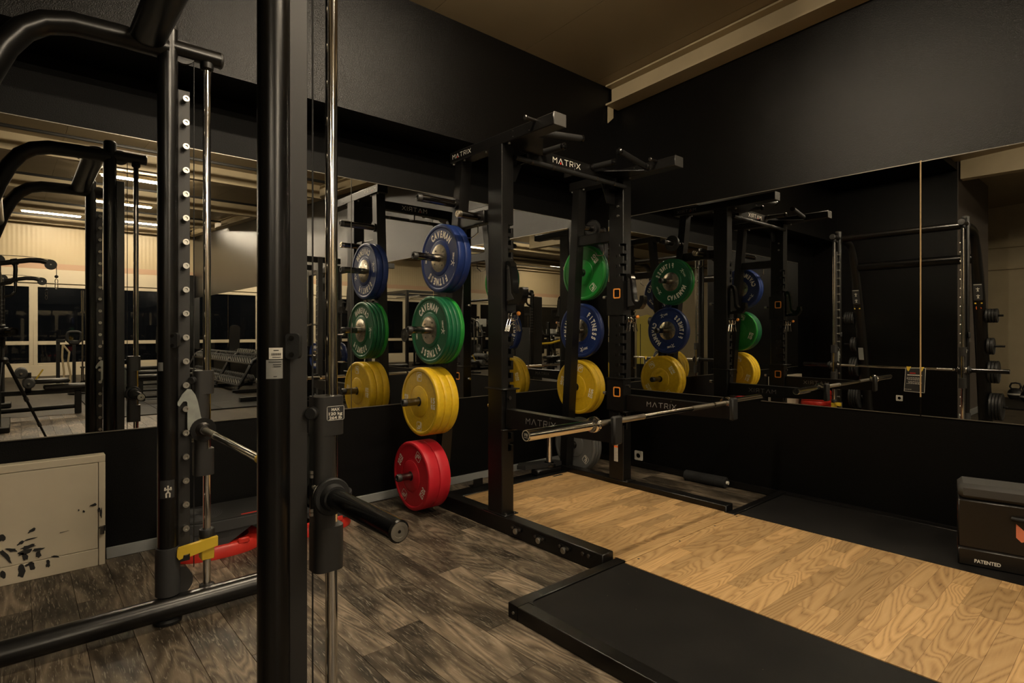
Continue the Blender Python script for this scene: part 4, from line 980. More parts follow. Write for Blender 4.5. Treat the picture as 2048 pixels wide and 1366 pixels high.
# ------------------------------------------------------------------ foam roller
t = thing('foam_roller', 'short black foam bar pad lying on the floor by the right wall', 'foam pad', (4.10, 2.36, 0))
part('foam', MB().cyl((4.085, 2.545, .043), (4.105, 2.20, .043), .042, 24, bev=.006), 'foam', t)
part('core', MB().cyl((4.1049, 2.205, .043), (4.1063, 2.185, .043), .014, 16), 'label_white', t)
# ------------------------------------------------------------------ soft plyo box
t = thing('plyo_box', 'black soft jump box with grey padded top on the right mat', 'jump box', (3.5, .665, .057))
q = (3.50, .665)
def pbx(z0, z1, b, x0=0, x1=.20, y0=-.62, y1=0): return MB().box(x0, x1, y0, y1, z0 - .057, z1 - .057, b)
def ppart(n, mb, mat, par, **k):
    me = mb.mesh(n); me.materials.append(M[mat]); o = bpy.data.objects.new(n, me); COL.objects.link(o); o.parent = par; ORG[o.name] = ORG[par.name]; return props(o, **k)
lo = ppart('lower_block', pbx(.0575, .142, .006), 'vinyl_black', t)
mi = ppart('body', pbx(.145, .378, .006), 'vinyl_black', t)
ppart('seam', pbx(.1415, .1455, .001, .004, .196, -.616, -.004), 'rubber_grey', t)
ppart('top_pad', pbx(.379, .455, .020), 'pad_grey', t)
mb = MB(); text(mb, 'PATENTED', (0, -.112, .0305), (0, -1, 0), (0, 0, 1), .0165, .098, .03, .0006); ppart('lettering', mb, 'white_print', lo)
mb = MB(); o = Vector((0, -.235, .19)); 
for poly in ([(.0, .055), (.055, .0), (.055, -.01), (.02, -.03), (0, -.01)], [(.03, -.035), (.055, -.02), (.055, -.05)]):
    mb.add([Vector((-.0006, -.215 - a, .185 + b_)) for a, b_ in poly], [tuple(range(len(poly)))])
ppart('arrow_print', mb, 'coral', mi)
mb = MB()
for poly in ([(.03, .26), (.09, .29), (.05, .24)], [(.03, .235), (.08, .225), (.04, .20)], [(.02, .10), (.08, .115), (.03, .085)], [(.03, .08), (.07, .07), (.03, .06)]):
    mb.add([Vector((a, .0006, b_)) for a, b_ in poly], [(0, 1, 2)])
ppart('side_print', mb, 'coral', mi)
ppart('handle', MB().tube([(-.002, -.20, .262), (-.012, -.22, .262), (-.014, -.28, .262), (-.002, -.30, .262)], .010, 10), 'rubber_black', mi)
t.rotation_euler = (0, 0, R(12))
# ------------------------------------------------------------------ aerobic step with red risers
def riser(name, parent, cx, cy, z0, a, b_, h):
    mb = MB(); k = 44; vs = []; fs = []
    pr = [(0, 1.0), (.006, 1.012), (h - .016, .99), (h - .006, .96), (h, .90), (h, .72), (0, .72)]
    for zz, s_ in pr:
        for i in range(k): th = 2 * math.pi * i / k; vs.append((cx + a * s_ * math.copysign(abs(math.cos(th)) ** .8, math.cos(th)), cy + b_ * s_ * math.copysign(abs(math.sin(th)) ** .8, math.sin(th)), z0 + zz))
    n = len(pr)
    for j in range(n):
        for i in range(k): i2 = (i + 1) % k; j2 = (j + 1) % n; fs.append((j * k + i, j * k + i2, j2 * k + i2, j2 * k + i))
    return mb.add(vs, fs)
t = thing('aerobic_step', 'black aerobic step on two red risers along the left wall', 'aerobic step', (1.10, 3.46, 0))
for cx in (.835, 1.375):
    r_ = part('riser', riser('riser', t, cx, 3.462, 0, .232, .185, .066), 'red_step', t)
    for d in (-.10, .10): part('tab', MB().box(cx + d - .03, cx + d + .03, 3.462 - .178, 3.462 - .165, .050, .082, .006), 'red_step', r_)
pl = arc(.77, 3.462, .185, 90, 270, 14) + arc(1.44, 3.462, .185, -90, 90, 14)
dk = part('deck', MB().prism(pl, (0, 0, .170), (1, 0, 0), (0, 1, 0), .052), 'rubber_grey', t)
pl2 = [(.77 + (x - .77) * .9 if x < .77 else (1.44 + (x - 1.44) * .9 if x > 1.44 else x), 3.462 + (y - 3.462) * .9) for x, y in pl]
part('tread', MB().prism(pl2, (0, 0, .198), (1, 0, 0), (0, 1, 0), .006), 'rubber_black', dk)
part('stripe', MB().box(.93, 1.43, 3.312, 3.328, .2008, .2018), 'red_step', dk)
for cx in (.80, 1.41):
    part('end_foot', MB().prism([(cx - .17, .066), (cx - .17, .15), (cx + .20 * (1 if cx < 1 else .85), .15), (cx + .06, .066)] if cx < 1 else [(cx - .06, .066), (cx - .18, .15), (cx + .17, .15), (cx + .17, .066)], (0, 3.462, 0), (1, 0, 0), (0, 0, 1), .33), 'rubber_grey', dk)
for i in range(10):
    a = .012 * (i + 1); part('tread_ring', MB().lathe([(0, a), (.0012, a + .001), (.0012, a + .004), (0, a + .005)], (.745, 3.47, .2005), (0, 0, 1), 30), 'rubber_grey', dk)
for i in range(5):
    lab = ('bottom red step riser of the stack beside the cabinet', 'second red step riser from the floor beside the cabinet', 'middle red step riser of the stack beside the cabinet', 'fourth red step riser of the stack beside the cabinet', 'top red step riser of the stack beside the cabinet')[i]
    solid('step_riser', riser('r', None, -.60, 3.385, .067 * i, .24, .185, .066), 'red_step', lab, 'step riser', (-.60, 3.385, .067 * i), group='stacked red step risers')

# ================================================================== THE HALL BEHIND THE CAMERA (seen in the mirrors)
# rubber tiles under the free weights
for i in range(3):
    for j in range(7):
        x0 = .86 + i * .78; y1 = -2.25 - j * 1.04
        solid('rubber_mat', MB().box(x0 + .002, x0 + .778, y1 - 1.038, y1 - .002, .0, .014, .003), 'dark_floor_mat', 'dark rubber floor mat in the hall, row %s from the mirror, %s column' % (('first', 'second', 'third', 'fourth', 'fifth', 'sixth', 'seventh')[j], ('left', 'middle', 'right')[i]), 'floor mat', group='rubber mats in the hall')
# camera on its tripod
FW = Vector((math.cos(R(48.87)), math.sin(R(48.87)), 0)); RT = Vector((FW.y, -FW.x, 0)); UP = Vector((0, 0, 1))
o0 = Vector((0, 0, 1.20)) - FW * .016
def cbox(mb, a0, a1, r0, r1, z0, z1, b=.004):
    m4 = Matrix(((FW.x, RT.x, 0, o0.x), (FW.y, RT.y, 0, o0.y), (0, 0, 1, o0.z), (0, 0, 0, 1))); return mb.box(a0, a1, r0, r1, z0, z1, b, m4)
t = thing('photo_camera', 'black camera with a long round lens on the tripod', 'camera', o0 - FW * .1 - UP * .06)
part('body', cbox(MB(), -.185, -.125, -.068, .068, -.050, .045, .010), 'plastic_dark', t)
part('viewfinder', cbox(MB(), -.185, -.120, -.030, .030, .045, .072, .008), 'plastic_dark', t)
part('grip', cbox(MB(), -.130, -.100, .038, .072, -.048, .040, .010), 'rubber_black', t)
ln = part('lens', MB().lathe([(-.125, .033), (-.118, .036), (-.07, .036), (-.065, .040), (-.02, .041), (.0, .043), (.004, .043), (.004, .038), (-.012, .034), (-.012, 0)], o0, FW, 30), 'black_gloss', t)
part('focus_ring', MB().lathe([(-.10, .0375), (-.10, .0385), (-.075, .0385), (-.075, .0375)], o0, FW, 30, closed=True), 'rubber_black', ln)
base = o0 - FW * .13
t = thing('tripod', 'black camera tripod with spread legs standing before the mirror', 'tripod', (base.x, base.y, 0))
part('head', MB().lathe([(0, .032), (.014, .034), (.014, .022), (.05, .022), (.06, .030), (.084, .030), (.09, .026)], (base.x, base.y, 1.058), (0, 0, 1), 24), 'black_metal', t)
part('centre_column', MB().cyl((base.x, base.y, .62), (base.x, base.y, 1.06), .014, 16), 'plastic_dark', t)
part('shoulder', MB().lathe([(0, .02), (.02, .04), (.05, .045), (.07, .03)], (base.x, base.y, .88), (0, 0, 1), 20), 'black_metal', t)
part('pan_handle', MB().cyl(base - UP * .10, base - FW * .22 - UP * .20, .009, 12), 'rubber_black', t)
for a in (100, 220, 340):
    dv = Vector((math.cos(R(a)), math.sin(R(a)), 0)); p = Vector((base.x, base.y, .90)) + dv * .035; q = Vector((base.x, base.y, .0)) + dv * .40
    lg = part('leg', MB().tube([p, p.lerp(q, .42)], .0155, 14).tube([p.lerp(q, .42), p.lerp(q, .72)], .0125, 14).tube([p.lerp(q, .72), q + (p - q) * .02], .010, 14), 'black_metal', t)
    part('leg_lock', MB().cyl(p.lerp(q, .40), p.lerp(q, .44), .020, 14), 'plastic_dark', lg); part('leg_lock', MB().cyl(p.lerp(q, .70), p.lerp(q, .74), .017, 14), 'plastic_dark', lg)
    part('rubber_foot', MB().cyl(p.lerp(q, .97), q + UP * .006, .014, 12), 'rubber_black', lg)

# dual cable machine
def cable_machine(cx, cy, label):
    t = thing('cable_machine', label, 'gym machine', (cx, cy, 0))
    part('base', MB().box(cx - .55, cx + .12, cy - 1.0, cy + .1, 0, .07, .01), 'black_metal', t)
    part('base', MB().box(cx - .55, cx + .12, cy - 3.25, cy - 2.9, 0, .07, .01), 'black_metal', t)
    for y in (cy, cy - 3.1):
        c = part('column', MB().cyl((cx, y, .07), (cx, y, 2.02), .040, 20), 'satin_tube', t)
        part('column_cap', MB().lathe([(0, .044), (.03, .044), (.045, .03), (.045, 0)], (cx, y, 2.0), (0, 0, 1), 20), 'plastic_dark', c)
        for k in range(9): part('hole_ring', MB().lathe([(0, .042), (.012, .042)], (cx, y, 1.2 + k * .062), (0, 0, 1), 18), 'steel_dark', c)
        ar = part('arm', MB().tube([(cx - .05, y, 2.0), (cx + .12, y, 2.035), (cx + .30, y, 2.075), (cx + .40, y, 2.075), (cx + .46, y, 2.06)], .030, 16), 'satin_tube', t)
        part('arm_brace', MB().tube([(cx + .03, y, 1.765), (cx + .12, y, 1.79), (cx + .165, y, 1.84), (cx + .17, y, 1.95), (cx + .165, y, 2.03)], .022, 14), 'satin_tube', ar)
        part('arm_clamp', MB().cyl((cx + .13, y, 2.035), (cx + .19, y, 2.05), .040, 16), 'black_metal', ar)
        for (x, z, r) in ((cx + .02, 2.055, .058), (cx + .50, 2.035, .062)):
            part('pulley', MB().lathe([(-.02, 0), (-.02, r), (.02, r), (.02, 0)], (x, y, z), (0, 1, 0), 26), 'rubber_black', ar)
            part('axle', MB().cyl((x, y - .024, z), (x, y + .024, z), .008, 10), 'steel', ar)
        part('cable', MB().tube([(cx + .02, y, 2.112), (cx + .25, y, 2.118), (cx + .50, y, 2.096)], .004, 6).cyl((cx + .555, y, 2.02), (cx + .555, y, 1.90), .004, 6), 'iron', t)
        part('stopper_ball', MB().lathe([(-.02 * math.cos(R(a)), .02 * math.sin(R(a))) for a in range(0, 181, 20)], (cx + .555, y, 1.89), (0, 0, 1), 14), 'rubber_black', t)
        for z in (1.83, 1.77): part('carabiner', MB().tube([(cx + .555 + .014 * math.cos(R(a)), y, z + .034 * math.sin(R(a))) for a in range(0, 361, 20)], .0042, 6), 'chrome', t)
    part('weight_stack', MB().box(cx - .50, cx - .22, cy - .80, cy - .32, .07, 1.3, .01), 'iron', t)
    part('shroud', MB().box(cx - .54, cx - .20, cy - .30, cy - .22, .07, 2.0, .02), 'plastic_dark', t)
    part('shroud', MB().box(cx - .54, cx - .20, cy - .90, cy - .82, .07, 2.0, .02), 'plastic_dark', t)
    part('top_tube', MB().cyl((cx, cy, 1.97), (cx, cy - 3.1, 1.97), .03, 16), 'satin_tube', t)
cable_machine(-.17, -1.75, 'black dual cable machine with pulley arms reflected at the far left')

# benches
def bench(cx, cy, rz, label, pad='vinyl_black', L_=1.25):
    t = thing('weight_bench', label, 'bench', (0, 0, 0), group='flat benches on the mats')
    part('pad', MB().box(-L_ / 2, L_ / 2, -.135, .135, .375, .435, .02), pad, t)
    part('pad_frame', MB().box(-L_ / 2 + .05, L_ / 2 - .05, -.035, .035, .325, .375, .004), 'black_metal', t)
    for s in (-1, 1):
        part('leg', MB().box(s * (L_ / 2 - .22) - .035, s * (L_ / 2 - .22) + .035, -.03, .03, .05, .33, .004), 'black_metal', t)
        part('foot', MB().box(s * (L_ / 2 - .22) - .035, s * (L_ / 2 - .22) + .035, -.25, .25, .0, .05, .006), 'black_metal', t)
    part('base_tube', MB().box(-L_ / 2 + .22, L_ / 2 - .22, -.025, .025, .02, .06, .004), 'black_metal', t)
    return place(t, (cx, cy, .014 if cx > .86 and cy < -2.3 else 0), rz)
bench(2.05, -4.4, 0, 'flat black bench on the mats nearest the mirror')
bench(2.15, -5.7, R(4), 'flat black bench on the mats, second from the mirror')
bench(2.0, -7.2, R(-3), 'flat black bench on the mats, third from the mirror')
# decline bench with roller pads
t = thing('decline_bench', 'black decline bench with round roller pads beside the cable machine', 'bench', (.35, -3.3, 0))
part('pad', MB().box(.30, 1.02, -3.42, -3.14, .365, .435, .022), 'vinyl_black', t)
part('beam', MB().box(-.30, .95, -3.31, -3.25, .30, .365, .004), 'black_metal', t)
part('base_tube', MB().cyl((-.30, -3.40, .07), (.70, -3.28, .10), .03, 14), 'satin_tube', t)
for x in (-.25, .70): part('post', MB().box(x - .04, x + .04, -3.34, -3.22, 0, .33, .006), 'black_metal', t)
part('roller_post', MB().box(.10, .17, -3.31, -3.25, .33, .62, .004), 'black_metal', t)
for (x, z) in ((.06, .62), (.14, .475)):
    part('roller_pad', MB().cyl((x, -3.50, z), (x, -3.06, z), .072, 24, bev=.014), 'pad_grey', t)
    part('roller_core', MB().cyl((x, -3.53, z), (x, -3.03, z), .014, 10), 'steel', t)
part('back_pad', MB().box(.19, .60, -3.42, -3.14, .46, .52, .02), 'vinyl_black', t)
part('adjuster', MB().cyl((.22, -3.28, .52), (.30, -3.28, .66), .010, 10), 'yellow_paint', t)
# bar stand
t = thing('bar_stand', 'round black upright stand for barbells by the windows', 'bar stand', (1.05, -6.5, 0))
part('base', MB().lathe([(0, .30), (.02, .30), (.05, .24), (.05, 0)], (1.05, -6.5, .014), (0, 0, 1), 28), 'black_metal', t)
sp = [(.975, -6.40), (1.13, -6.46), (1.20, -6.55), (1.05, -6.62)]
for x, y in sp: part('tube', MB().lathe([(.05, .032), (.24, .032), (.24, .028), (.05, .028)], (x, y, .014), (0, 0, 1), 16, closed=True), 'black_metal', t)
t = thing('barbell', 'long chrome barbell standing upright in the bar stand', 'barbell', (.975, -6.40, .07))
part('shaft', MB().cyl((.975, -6.40, .10), (.975, -6.40, 1.96), .014, 14), 'chrome', t)
part('sleeve', MB().cyl((.975, -6.40, 1.58), (.975, -6.40, 2.0), .0245, 16), 'chrome', t)
part('sleeve', MB().cyl((.975, -6.40, .07), (.975, -6.40, .50), .0245, 16), 'chrome', t)
for z in (1.56, .50): part('collar', MB().cyl((.975, -6.40, z), (.975, -6.40, z + .03), .038, 18), 'chrome', t)
for i, (x, y) in enumerate(sp[1:3]):
    t = thing('curl_bar', 'chrome zigzag curl bar standing in the stand, %s one' % ('nearer' if i else 'further'), 'barbell', (x, y, .07), group='curl bars in the stand')
    part('shaft', MB().tube([(x, y, .08), (x, y, .50), (x + .05, y, .62), (x - .03, y, .74), (x + .03, y, .86), (x - .03, y, .98), (x, y, 1.06), (x, y, 1.22)], .014, 12), 'chrome', t)
    part('sleeve', MB().cyl((x, y, 1.06), (x, y, 1.28), .0245, 14), 'steel', t)
    part('collar', MB().cyl((x, y, 1.05), (x, y, 1.07), .034, 14), 'chrome', t)
# hanging rope
t = thing('battle_rope', 'beige rope hanging in a loop near the bar stand', 'rope', (.72, -6.9, 0))
part('strand', MB().tube([(.70, -6.9, .95), (.69, -6.9, .7), (.72, -6.9, .4), (.70, -6.9, .06)], .018, 10), 'rope', t)
part('strand', MB().tube([(.70, -6.9, .95), (.80, -6.88, .80), (.78, -6.88, .6), (.82, -6.88, .35), (.80, -6.88, .06)], .018, 10), 'rope', t)
part('rope_post', MB().box(.60, .66, -7.0, -6.94, 0, 1.05, .004).box(.60, .74, -7.0, -6.90, .99, 1.05, .004), 'black_metal', t)

# cardio machines
def bike(cx, cy, rz, label):
    t = thing('exercise_bike', label, 'exercise bike', (0, 0, 0), group='exercise bikes in the hall')
    part('front_foot', MB().cyl((.50, -.27, .035), (.50, .27, .035), .035, 14), 'black_metal', t)
    part('rear_foot', MB().cyl((-.50, -.27, .035), (-.50, .27, .035), .035, 14), 'black_metal', t)
    part('frame', MB().tube([(-.50, 0, .05), (-.15, 0, .30), (.20, 0, .30), (.50, 0, .05)], .04, 14).tube([(-.10, 0, .30), (-.25, 0, .85)], .032, 14).tube([(.20, 0, .30), (.38, 0, 1.05)], .035, 14), 'satin_tube', t)
    part('flywheel', MB().lathe([(-.03, .02), (-.03, .22), (-.02, .235), (.02, .235), (.03, .22), (.03, .02)], (.36, 0, .30), (0, 1, 0), 30, closed=True), 'steel_dark', t)
    part('saddle', MB().tube([(-.42, 0, .90), (-.34, 0, .91), (-.22, 0, .905), (-.10, 0, .895)], [.06, .11, .07, .03], 14, ry=[.02, .035, .03, .02], up=(0, 0, 1)), 'vinyl_black', t)
    part('handlebar', MB().tube([(.30, -.24, 1.12), (.42, -.20, 1.10), (.40, 0, 1.08), (.42, .20, 1.10), (.30, .24, 1.12)], .018, 12), 'rubber_black', t)
    part('console', MB().box(.40, .43, -.12, .12, 1.12, 1.30, .01, Matrix.Translation((.4, 0, 1.2)) @ Matrix.Rotation(R(-25), 4, 'Y') @ Matrix.Translation((-.4, 0, -1.2))), 'label_grey', t)
    for s in (-1, 1):
        part('crank', MB().tube([(.02, s * .08, .34), (.02 + s * .13, s * .09, .34 + s * .06)], .014, 8), 'steel', t)
        part('pedal', MB().box(.02 + s * .13 - .05, .02 + s * .13 + .05, s * .10, s * .19, .325 + s * .06, .35 + s * .06, .005), 'rubber_black', t)
    return place(t, (cx, cy, 0), rz)
t = thing('pad_post', 'black padded head on a post by the windows beside the bar stand', 'gym machine', (.945, -8.0, 0))
part('post', MB().box(.915, .975, -8.03, -7.97, .04, .95, .004), 'black_metal', t)
part('foot', MB().box(.75, 1.14, -8.15, -7.85, 0, .04, .006), 'black_metal', t)
part('head_ring', MB().tube([(.945 + .12 * math.copysign(abs(math.cos(R(a))) ** .6, math.cos(R(a))), -8.0, 1.09 + .11 * math.copysign(abs(math.sin(R(a))) ** .6, math.sin(R(a)))) for a in range(0, 361, 15)], .032, 10), 'rubber_black', t)
part('head_pad', MB().box(.85, 1.04, -8.05, -7.95, .93, 1.02, .02), 'vinyl_black', t)
bike(-5.6, -6.6, R(40), 'black exercise bike in the hall behind the barbell reflection')
bike(-6.8, -7.6, R(40), 'second black exercise bike further into the hall')
bike(-8.0, -8.8, R(30), 'third black exercise bike nearest the far windows')
def trainer(cx, cy, rz, label):
    t = thing('cross_trainer', label, 'cross trainer', (0, 0, 0), group='cross trainers in the hall')
    part('base', MB().box(-.9, .9, -.06, .06, .03, .11, .01).box(-.9, -.8, -.32, .32, 0, .06, .01).box(.75, .85, -.32, .32, 0, .06, .01), 'black_metal', t)
    part('drive_cover', MB().lathe([(-.09, .0), (-.09, .30), (-.05, .34), (.05, .34), (.09, .30), (.09, 0)], (-.50, 0, .42), (0, 1, 0), 30), 'plastic_dark', t)
    part('mast', MB().tube([(.60, 0, .10), (.55, 0, .9), (.50, 0, 1.45)], .04, 14), 'satin_tube', t)
    part('console', MB().box(.44, .48, -.18, .18, 1.38, 1.66, .015), 'label_grey', t)
    for s in (-1, 1):
        part('handle', MB().tube([(.55, s * .26, .35), (.58, s * .27, .95), (.42, s * .27, 1.30), (.34, s * .25, 1.62)], .02, 12), 'rubber_black', t)
        part('pedal_bar', MB().tube([(.55, s * .24, .35), (.0, s * .20, .25 + s * .05), (-.50, s * .14, .42 + s * .1)], .024, 10), 'steel_dark', t)
        part('footplate', MB().box(-.20, .18, s * .13, s * .27, .27 + s * .05, .31 + s * .05, .01), 'rubber_black', t)
    return place(t, (cx, cy, 0), rz)
trainer(-4.2, -8.8, R(60), 'black cross trainer in front of the windows')
trainer(-7.4, -10.6, R(60), 'second black cross trainer close to the far windows')
trainer(-9.6, -9.4, R(60), 'third black cross trainer at the far end of the hall')
# yellow-armed plate machine
t = thing('lever_machine', 'black lever machine with yellow handles in the hall', 'gym machine', (-3.4, -4.7, 0))
part('frame', MB().box(-3.9, -3.82, -5.0, -4.92, 0, 1.5, .006).box(-3.0, -2.92, -5.0, -4.92, 0, 1.1, .006).box(-3.9, -2.92, -5.0, -4.92, .0, .08, .006).box(-3.9, -2.92, -5.0, -4.92, 1.02, 1.10, .006), 'black_metal', t)
part('lever', MB().tube([(-2.7, -4.75, .82), (-3.2, -4.72, .84), (-3.7, -4.70, .86), (-4.1, -4.69, .94)], .034, 14), 'yellow_paint', t)
part('lever_sleeve', MB().cyl((-2.35, -4.77, .82), (-2.7, -4.75, .82), .026, 14), 'chrome', t)
part('seat', MB().box(-3.65, -3.20, -4.55, -4.15, .42, .50, .025), 'vinyl_black', t)
part('backrest', MB().box(-3.62, -3.25, -4.95, -4.86, .55, 1.15, .03), 'vinyl_black', t)
part('seat_post', MB().box(-3.47, -3.38, -4.42, -4.30, 0, .42, .006), 'black_metal', t)
# yellow board machine seen in the corner of the right mirror
t = thing('machine_shroud', 'tall yellow shroud panel of a machine seen through the rack', 'gym machine', (-3.2, -.95, 0))
part('panel', MB().prism([(-.22, .42), (.20, .42), (.20, 1.55), (-.05, 1.62), (-.22, 1.55)], (-3.2, -.95, 0), (.6, -.8, 0), (0, 0, 1), .06), 'yellow_pad', t)
part('post', MB().box(-3.30, -3.10, -1.14, -1.02, 0, 1.4, .01), 'black_metal', t)
part('base', MB().box(-3.6, -2.8, -1.4, -.6, 0, .09, .01), 'black_metal', t)

# dumbbell rack along the right wall
t = thing('dumbbell_rack', 'long black two-tier dumbbell rack along the mirrored right wall', 'dumbbell rack', (3.6, -6.8, 0))
for y in (-4.55, -6.15, -7.75, -9.3):
    part('end_frame', MB().tube([(3.95, y, .03), (3.95, y, .50), (3.88, y, .66), (3.72, y, .72), (3.55, y, .62), (3.42, y, .36), (3.26, y, .08)], .032, 12), 'black_metal', t)
    part('foot', MB().box(3.17, 4.02, y - .035, y + .035, 0, .07, .008), 'black_metal', t)
for (x, z, nm_) in ((3.68, .575, 'shelf'), (3.46, .16, 'shelf')):
    part(nm_, MB().box(x - .20, x - .12, -9.35, -4.5, z - .03, z, .004).box(x + .10, x + .18, -9.35, -4.5, z + .03, z + .06, .004), 'black_metal', t)
def ORD(k):
    a = 'first second third fourth fifth sixth seventh eighth ninth tenth eleventh twelfth thirteenth fourteenth fifteenth sixteenth seventeenth eighteenth nineteenth twentieth'.split()
    return a[k] if k < 20 else 'twenty-' + a[k - 20]
t0 = None
for tier, (x, z) in enumerate(((3.68, .575), (3.46, .16))):
    for k in range(27):
        y = -4.66 - k * .172
        if t0 is None:
            t0 = thing('dumbbell', None, None, (0, 0, 0))
            for s in (-1, 1):
                hd_ = part('head', MB().lathe([(s * .055, .02), (s * .055, .058), (s * .062, .068), (s * .135, .068), (s * .142, .058), (s * .144, 0)], (0, 0, 0), (1, 0, 0), 20), 'iron', t0)
                part('end_disc', MB().lathe([(s * .1442, .060), (s * .147, .060), (s * .147, .050), (s * .145, .046), (s * .145, 0)], (0, 0, 0), (1, 0, 0), 20), 'dumbbell_face', hd_)
            part('handle', MB().cyl((-.056, 0, 0), (.056, 0, 0), .015, 10), 'chrome', t0); d_ = t0
        else: d_ = copy_tree(t0)
        d_.location = (x, y, z + .083); d_.rotation_euler = (0, R(-15), 0)
        props(d_, 'grey round dumbbell, %s from the near end of the %s tier' % (ORD(k), 'upper' if tier == 0 else 'lower'), 'dumbbell', 'dumbbells on the %s tier' % ('upper' if tier == 0 else 'lower'))
# incline bench by the windows
t = thing('incline_bench', 'black bench with raised backrest near the window wall', 'bench', (3.2, -11.7, 0))
part('backrest', MB().prism(rrect(.30, .86, .10), (3.2, -11.75, .98), (1, 0, 0), (0, .12, .99), .07), 'vinyl_black', t)
part('seat', MB().box(3.05, 3.35, -11.65, -11.2, .44, .51, .025), 'vinyl_black', t)
part('frame', MB().box(3.17, 3.23, -11.85, -11.1, .10, .16, .004).box(3.17, 3.23, -11.5, -11.44, .1, .45, .004).box(3.17, 3.23, -11.86, -11.80, .1, 1.2, .004), 'black_metal', t)
for y in (-11.85, -11.15): part('foot', MB().box(2.95, 3.45, y - .035, y + .035, 0, .10, .006), 'black_metal', t)
# half rack against the right wall behind the platform
t = thing('half_rack', 'second black half rack against the mirrored wall behind the camera', 'power rack', (3.75, -2.3, 0))
for y in (-1.72, -2.92):
    part('upright', MB().box(3.70, 3.78, y - .045, y + .045, 0, 2.42, .004), 'plastic_dark', t)
    part('rear_post', MB().box(4.02, 4.09, y - .035, y + .035, 0, 2.30, .004), 'black_metal', t)
    part('foot_rail', MB().box(2.85, 4.12, y - .045, y + .045, 0, .09, .004), 'black_metal', t)
    part('top_arm', MB().box(3.25, 4.09, y - .035, y + .035, 2.33, 2.42, .004), 'black_metal', t)
    for k in range(14): part('hole_bolt', MB().cyl((3.698, y, .75 + .1 * k), (3.690, y, .75 + .1 * k), .012, 8), 'steel', t)
    for z in (1.62, 1.15, .70):
        s = 1 if y > -2 else -1
        part('storage_peg', MB().cyl((4.05, y + s * .035, z), (4.05, y + s * .26, z), .022, 14), 'chrome', t)
part('top_crossbar', MB().cyl((3.40, -2.92, 2.375), (3.40, -1.72, 2.375), .018, 14), 'black_metal', t)
part('rear_crossbar', MB().box(4.02, 4.09, -2.92, -1.72, 2.22, 2.30, .004), 'black_metal', t)
part('hook', MB().tube([(3.70, -1.72, 1.32), (3.60, -1.72, 1.32), (3.54, -1.72, 1.30), (3.50, -1.72, 1.36)], .016, 10), 'steel', t)
for i, (x, y, z, key, lab) in enumerate(((3.90, -2.60, .70, BLUE, 'blue bumper plate hanging on the second rack'), )):
    pass
for i in range(2):
    o = put_plate(BLUE, 3.93, -2.36 - i * .052, .78, 60 + 50 * i, ('blue bumper plate leaning inside the second rack, front one', 'blue bumper plate leaning inside the second rack, rear one')[i], 'blue plates on the second rack'); o.rotation_euler = (R(60), 0, R(-90)); o.rotation_euler.order = 'XYZ'
t = thing('plate_horn', 'short black wall post carrying the blue plates of the second rack', 'storage post', (3.93, -2.6, 0))
part('post', MB().box(3.89, 3.97, -2.70, -2.62, 0, .95, .004), 'black_metal', t); part('horn', MB().cyl((3.93, -2.62, .78), (3.93, -2.30, .78), .0235, 16), 'chrome', t); part('foot', MB().box(3.80, 4.06, -2.80, -2.50, 0, .05, .004), 'black_metal', t)
for i in range(2):
    ob = solid('iron_plate', MB().lathe(iron_plate(.11, .03), (4.05, -1.66 + .034 * i, 1.619), (0, 1, 0), 28, closed=True), 'iron', ('black iron plate high on the second rack, inner one', 'black iron plate high on the second rack, outer one')[i], 'weight plate', (4.05, -1.66 + .034 * i, 1.619), group='iron plates on the second rack')
# kettlebells and a ball in the passage by the door
def kettlebell(x, y, label):
    t = thing('kettlebell', label, 'kettlebell', (x, y, 0), group='kettlebells in the passage')
    part('bell', MB().lathe([(0, .05), (.004, .07), (.05, .105), (.10, .115), (.16, .095), (.20, .05), (.205, 0)], (x, y, 0), (0, 0, 1), 26), 'iron', t)
    part('handle', MB().tube([(x, y - .05, .17), (x, y - .075, .23), (x, y - .055, .285), (x, y, .295), (x, y + .055, .285), (x, y + .075, .23), (x, y + .05, .17)], .015, 12), 'iron', t)
    part('band', MB().lathe([(.085, .1145), (.095, .1160), (.115, .1150)], (x, y, 0), (0, 0, 1), 26), 'label_white', t)
kettlebell(-4.6, 1.50, 'black kettlebell on the passage floor, nearer the opening'); kettlebell(-5.0, 1.72, 'black kettlebell on the passage floor, nearer the door')
t = thing('passage_mat', 'dark rubber mat on the passage floor by the door', 'floor mat', (-4.3, 1.3, 0))
part('tile', MB().box(-5.2, -3.3, .4, 2.0, 0, .012, .003), 'dark_floor_mat', t)

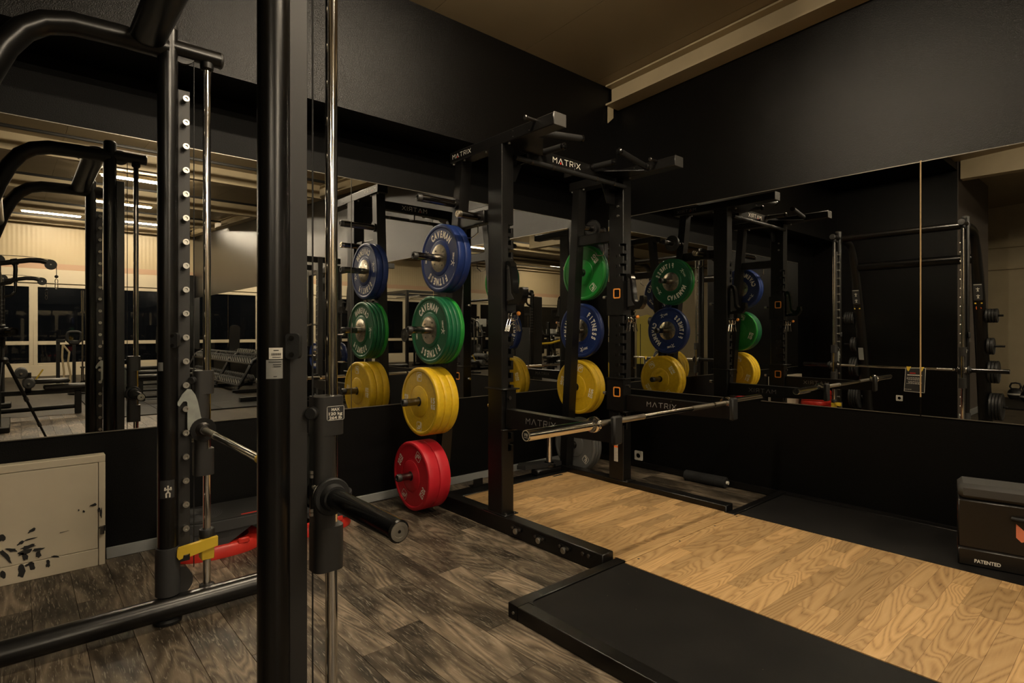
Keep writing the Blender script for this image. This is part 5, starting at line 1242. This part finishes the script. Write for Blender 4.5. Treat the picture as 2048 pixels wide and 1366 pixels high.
# more machines deeper in the hall, seen only through both mirrors
def seated_machine(cx, cy, rz, label):
    t = thing('seated_machine', label, 'gym machine', (0, 0, 0), group='seated machines in the hall')
    part('tower_frame', MB().box(-.62, -.56, -.32, -.26, 0, 1.75, .004).box(-.62, -.56, .26, .32, 0, 1.75, .004).box(-.62, -.56, -.32, .32, 1.75, 1.83, .004).box(-.64, -.54, -.36, .36, 0, .07, .004), 'black_metal', t)
    part('weight_stack', MB().box(-.66, -.52, -.16, .16, .10, .85, .004), 'iron', t)
    for y in (-.10, .10): part('guide_rod', MB().cyl((-.59, y, .85), (-.59, y, 1.75), .010, 10), 'chrome', t)
    part('base_beam', MB().box(-.60, .70, -.04, .04, .02, .10, .004), 'black_metal', t)
    part('seat', MB().box(.05, .45, -.20, .20, .44, .52, .03), 'vinyl_black', t)
    part('backrest', MB().box(-.06, .03, -.19, .19, .58, 1.20, .03), 'vinyl_black', t)
    part('seat_post', MB().box(.18, .26, -.035, .035, .10, .45, .004), 'black_metal', t)
    for s in (-1, 1):
        part('lever', MB().tube([(-.40, s * .30, 1.60), (.0, s * .38, 1.50), (.35, s * .40, 1.15), (.52, s * .34, 1.05)], .026, 12), 'satin_tube', t)
        part('grip', MB().cyl((.50, s * .34, 1.06), (.52, s * .18, 1.05), .020, 12), 'rubber_black', t)
    part('foot_bar', MB().cyl((.68, -.25, .06), (.68, .25, .06), .03, 12), 'black_metal', t)
    return place(t, (cx, cy, 0), rz)
seated_machine(-1.5, -6.0, R(70), 'black seated machine in the hall nearest the mats')
seated_machine(-2.7, -9.6, R(100), 'black seated machine before the windows, second bay')
seated_machine(-4.3, -6.3, R(60), 'black seated machine in the middle of the hall')
seated_machine(-5.4, -10.2, R(90), 'black seated machine close to the windows, third bay')
seated_machine(-.9, -11.0, R(90), 'black seated machine close to the windows behind the bar stand')
seated_machine(-6.6, -4.6, R(45), 'black seated machine far across the hall')
t = thing('training_rig', 'tall black frame of posts and top bars in the hall', 'training rig', (-1.2, -8.3, 0))
for x in (-2.3, -.45):
    for y in (-8.9, -7.5):
        p = part('post', MB().box(x - .04, x + .04, y - .04, y + .04, 0, 2.45, .004), 'black_metal', t)
        part('foot', MB().box(x - .10, x + .10, y - .10, y + .10, 0, .015, .003), 'black_metal', p)
for y in (-8.9, -7.5): part('top_beam', MB().box(-2.3, -.45, y - .035, y + .035, 2.37, 2.45, .004), 'black_metal', t)
for x in (-2.3, -.45): part('top_beam', MB().box(x - .035, x + .035, -8.9, -7.5, 2.37, 2.45, .004), 'black_metal', t)
for x in (-1.9, -1.4, -.9): part('pull_bar', MB().cyl((x, -8.9, 2.30), (x, -7.5, 2.30), .017, 12), 'steel_dark', t)
t = thing('barbell', 'barbell with black plates racked on the training rig', 'barbell', (-1.35, -7.40, 1.1))
part('shaft', MB().cyl((-2.5, -7.40, 1.1), (-.2, -7.40, 1.1), .014, 12), 'chrome', t)
for s, x in ((-1, -2.40), (1, -.34)): part('plate', MB().lathe(iron_plate(.20, .04), (x, -7.40, 1.1), (s, 0, 0), 28, closed=True), 'iron', t)
for x in (-2.3, -.45): part('rest', MB().box(x - .03, x + .03, -7.46, -7.36, 1.05, 1.088, .004), 'black_metal', t)
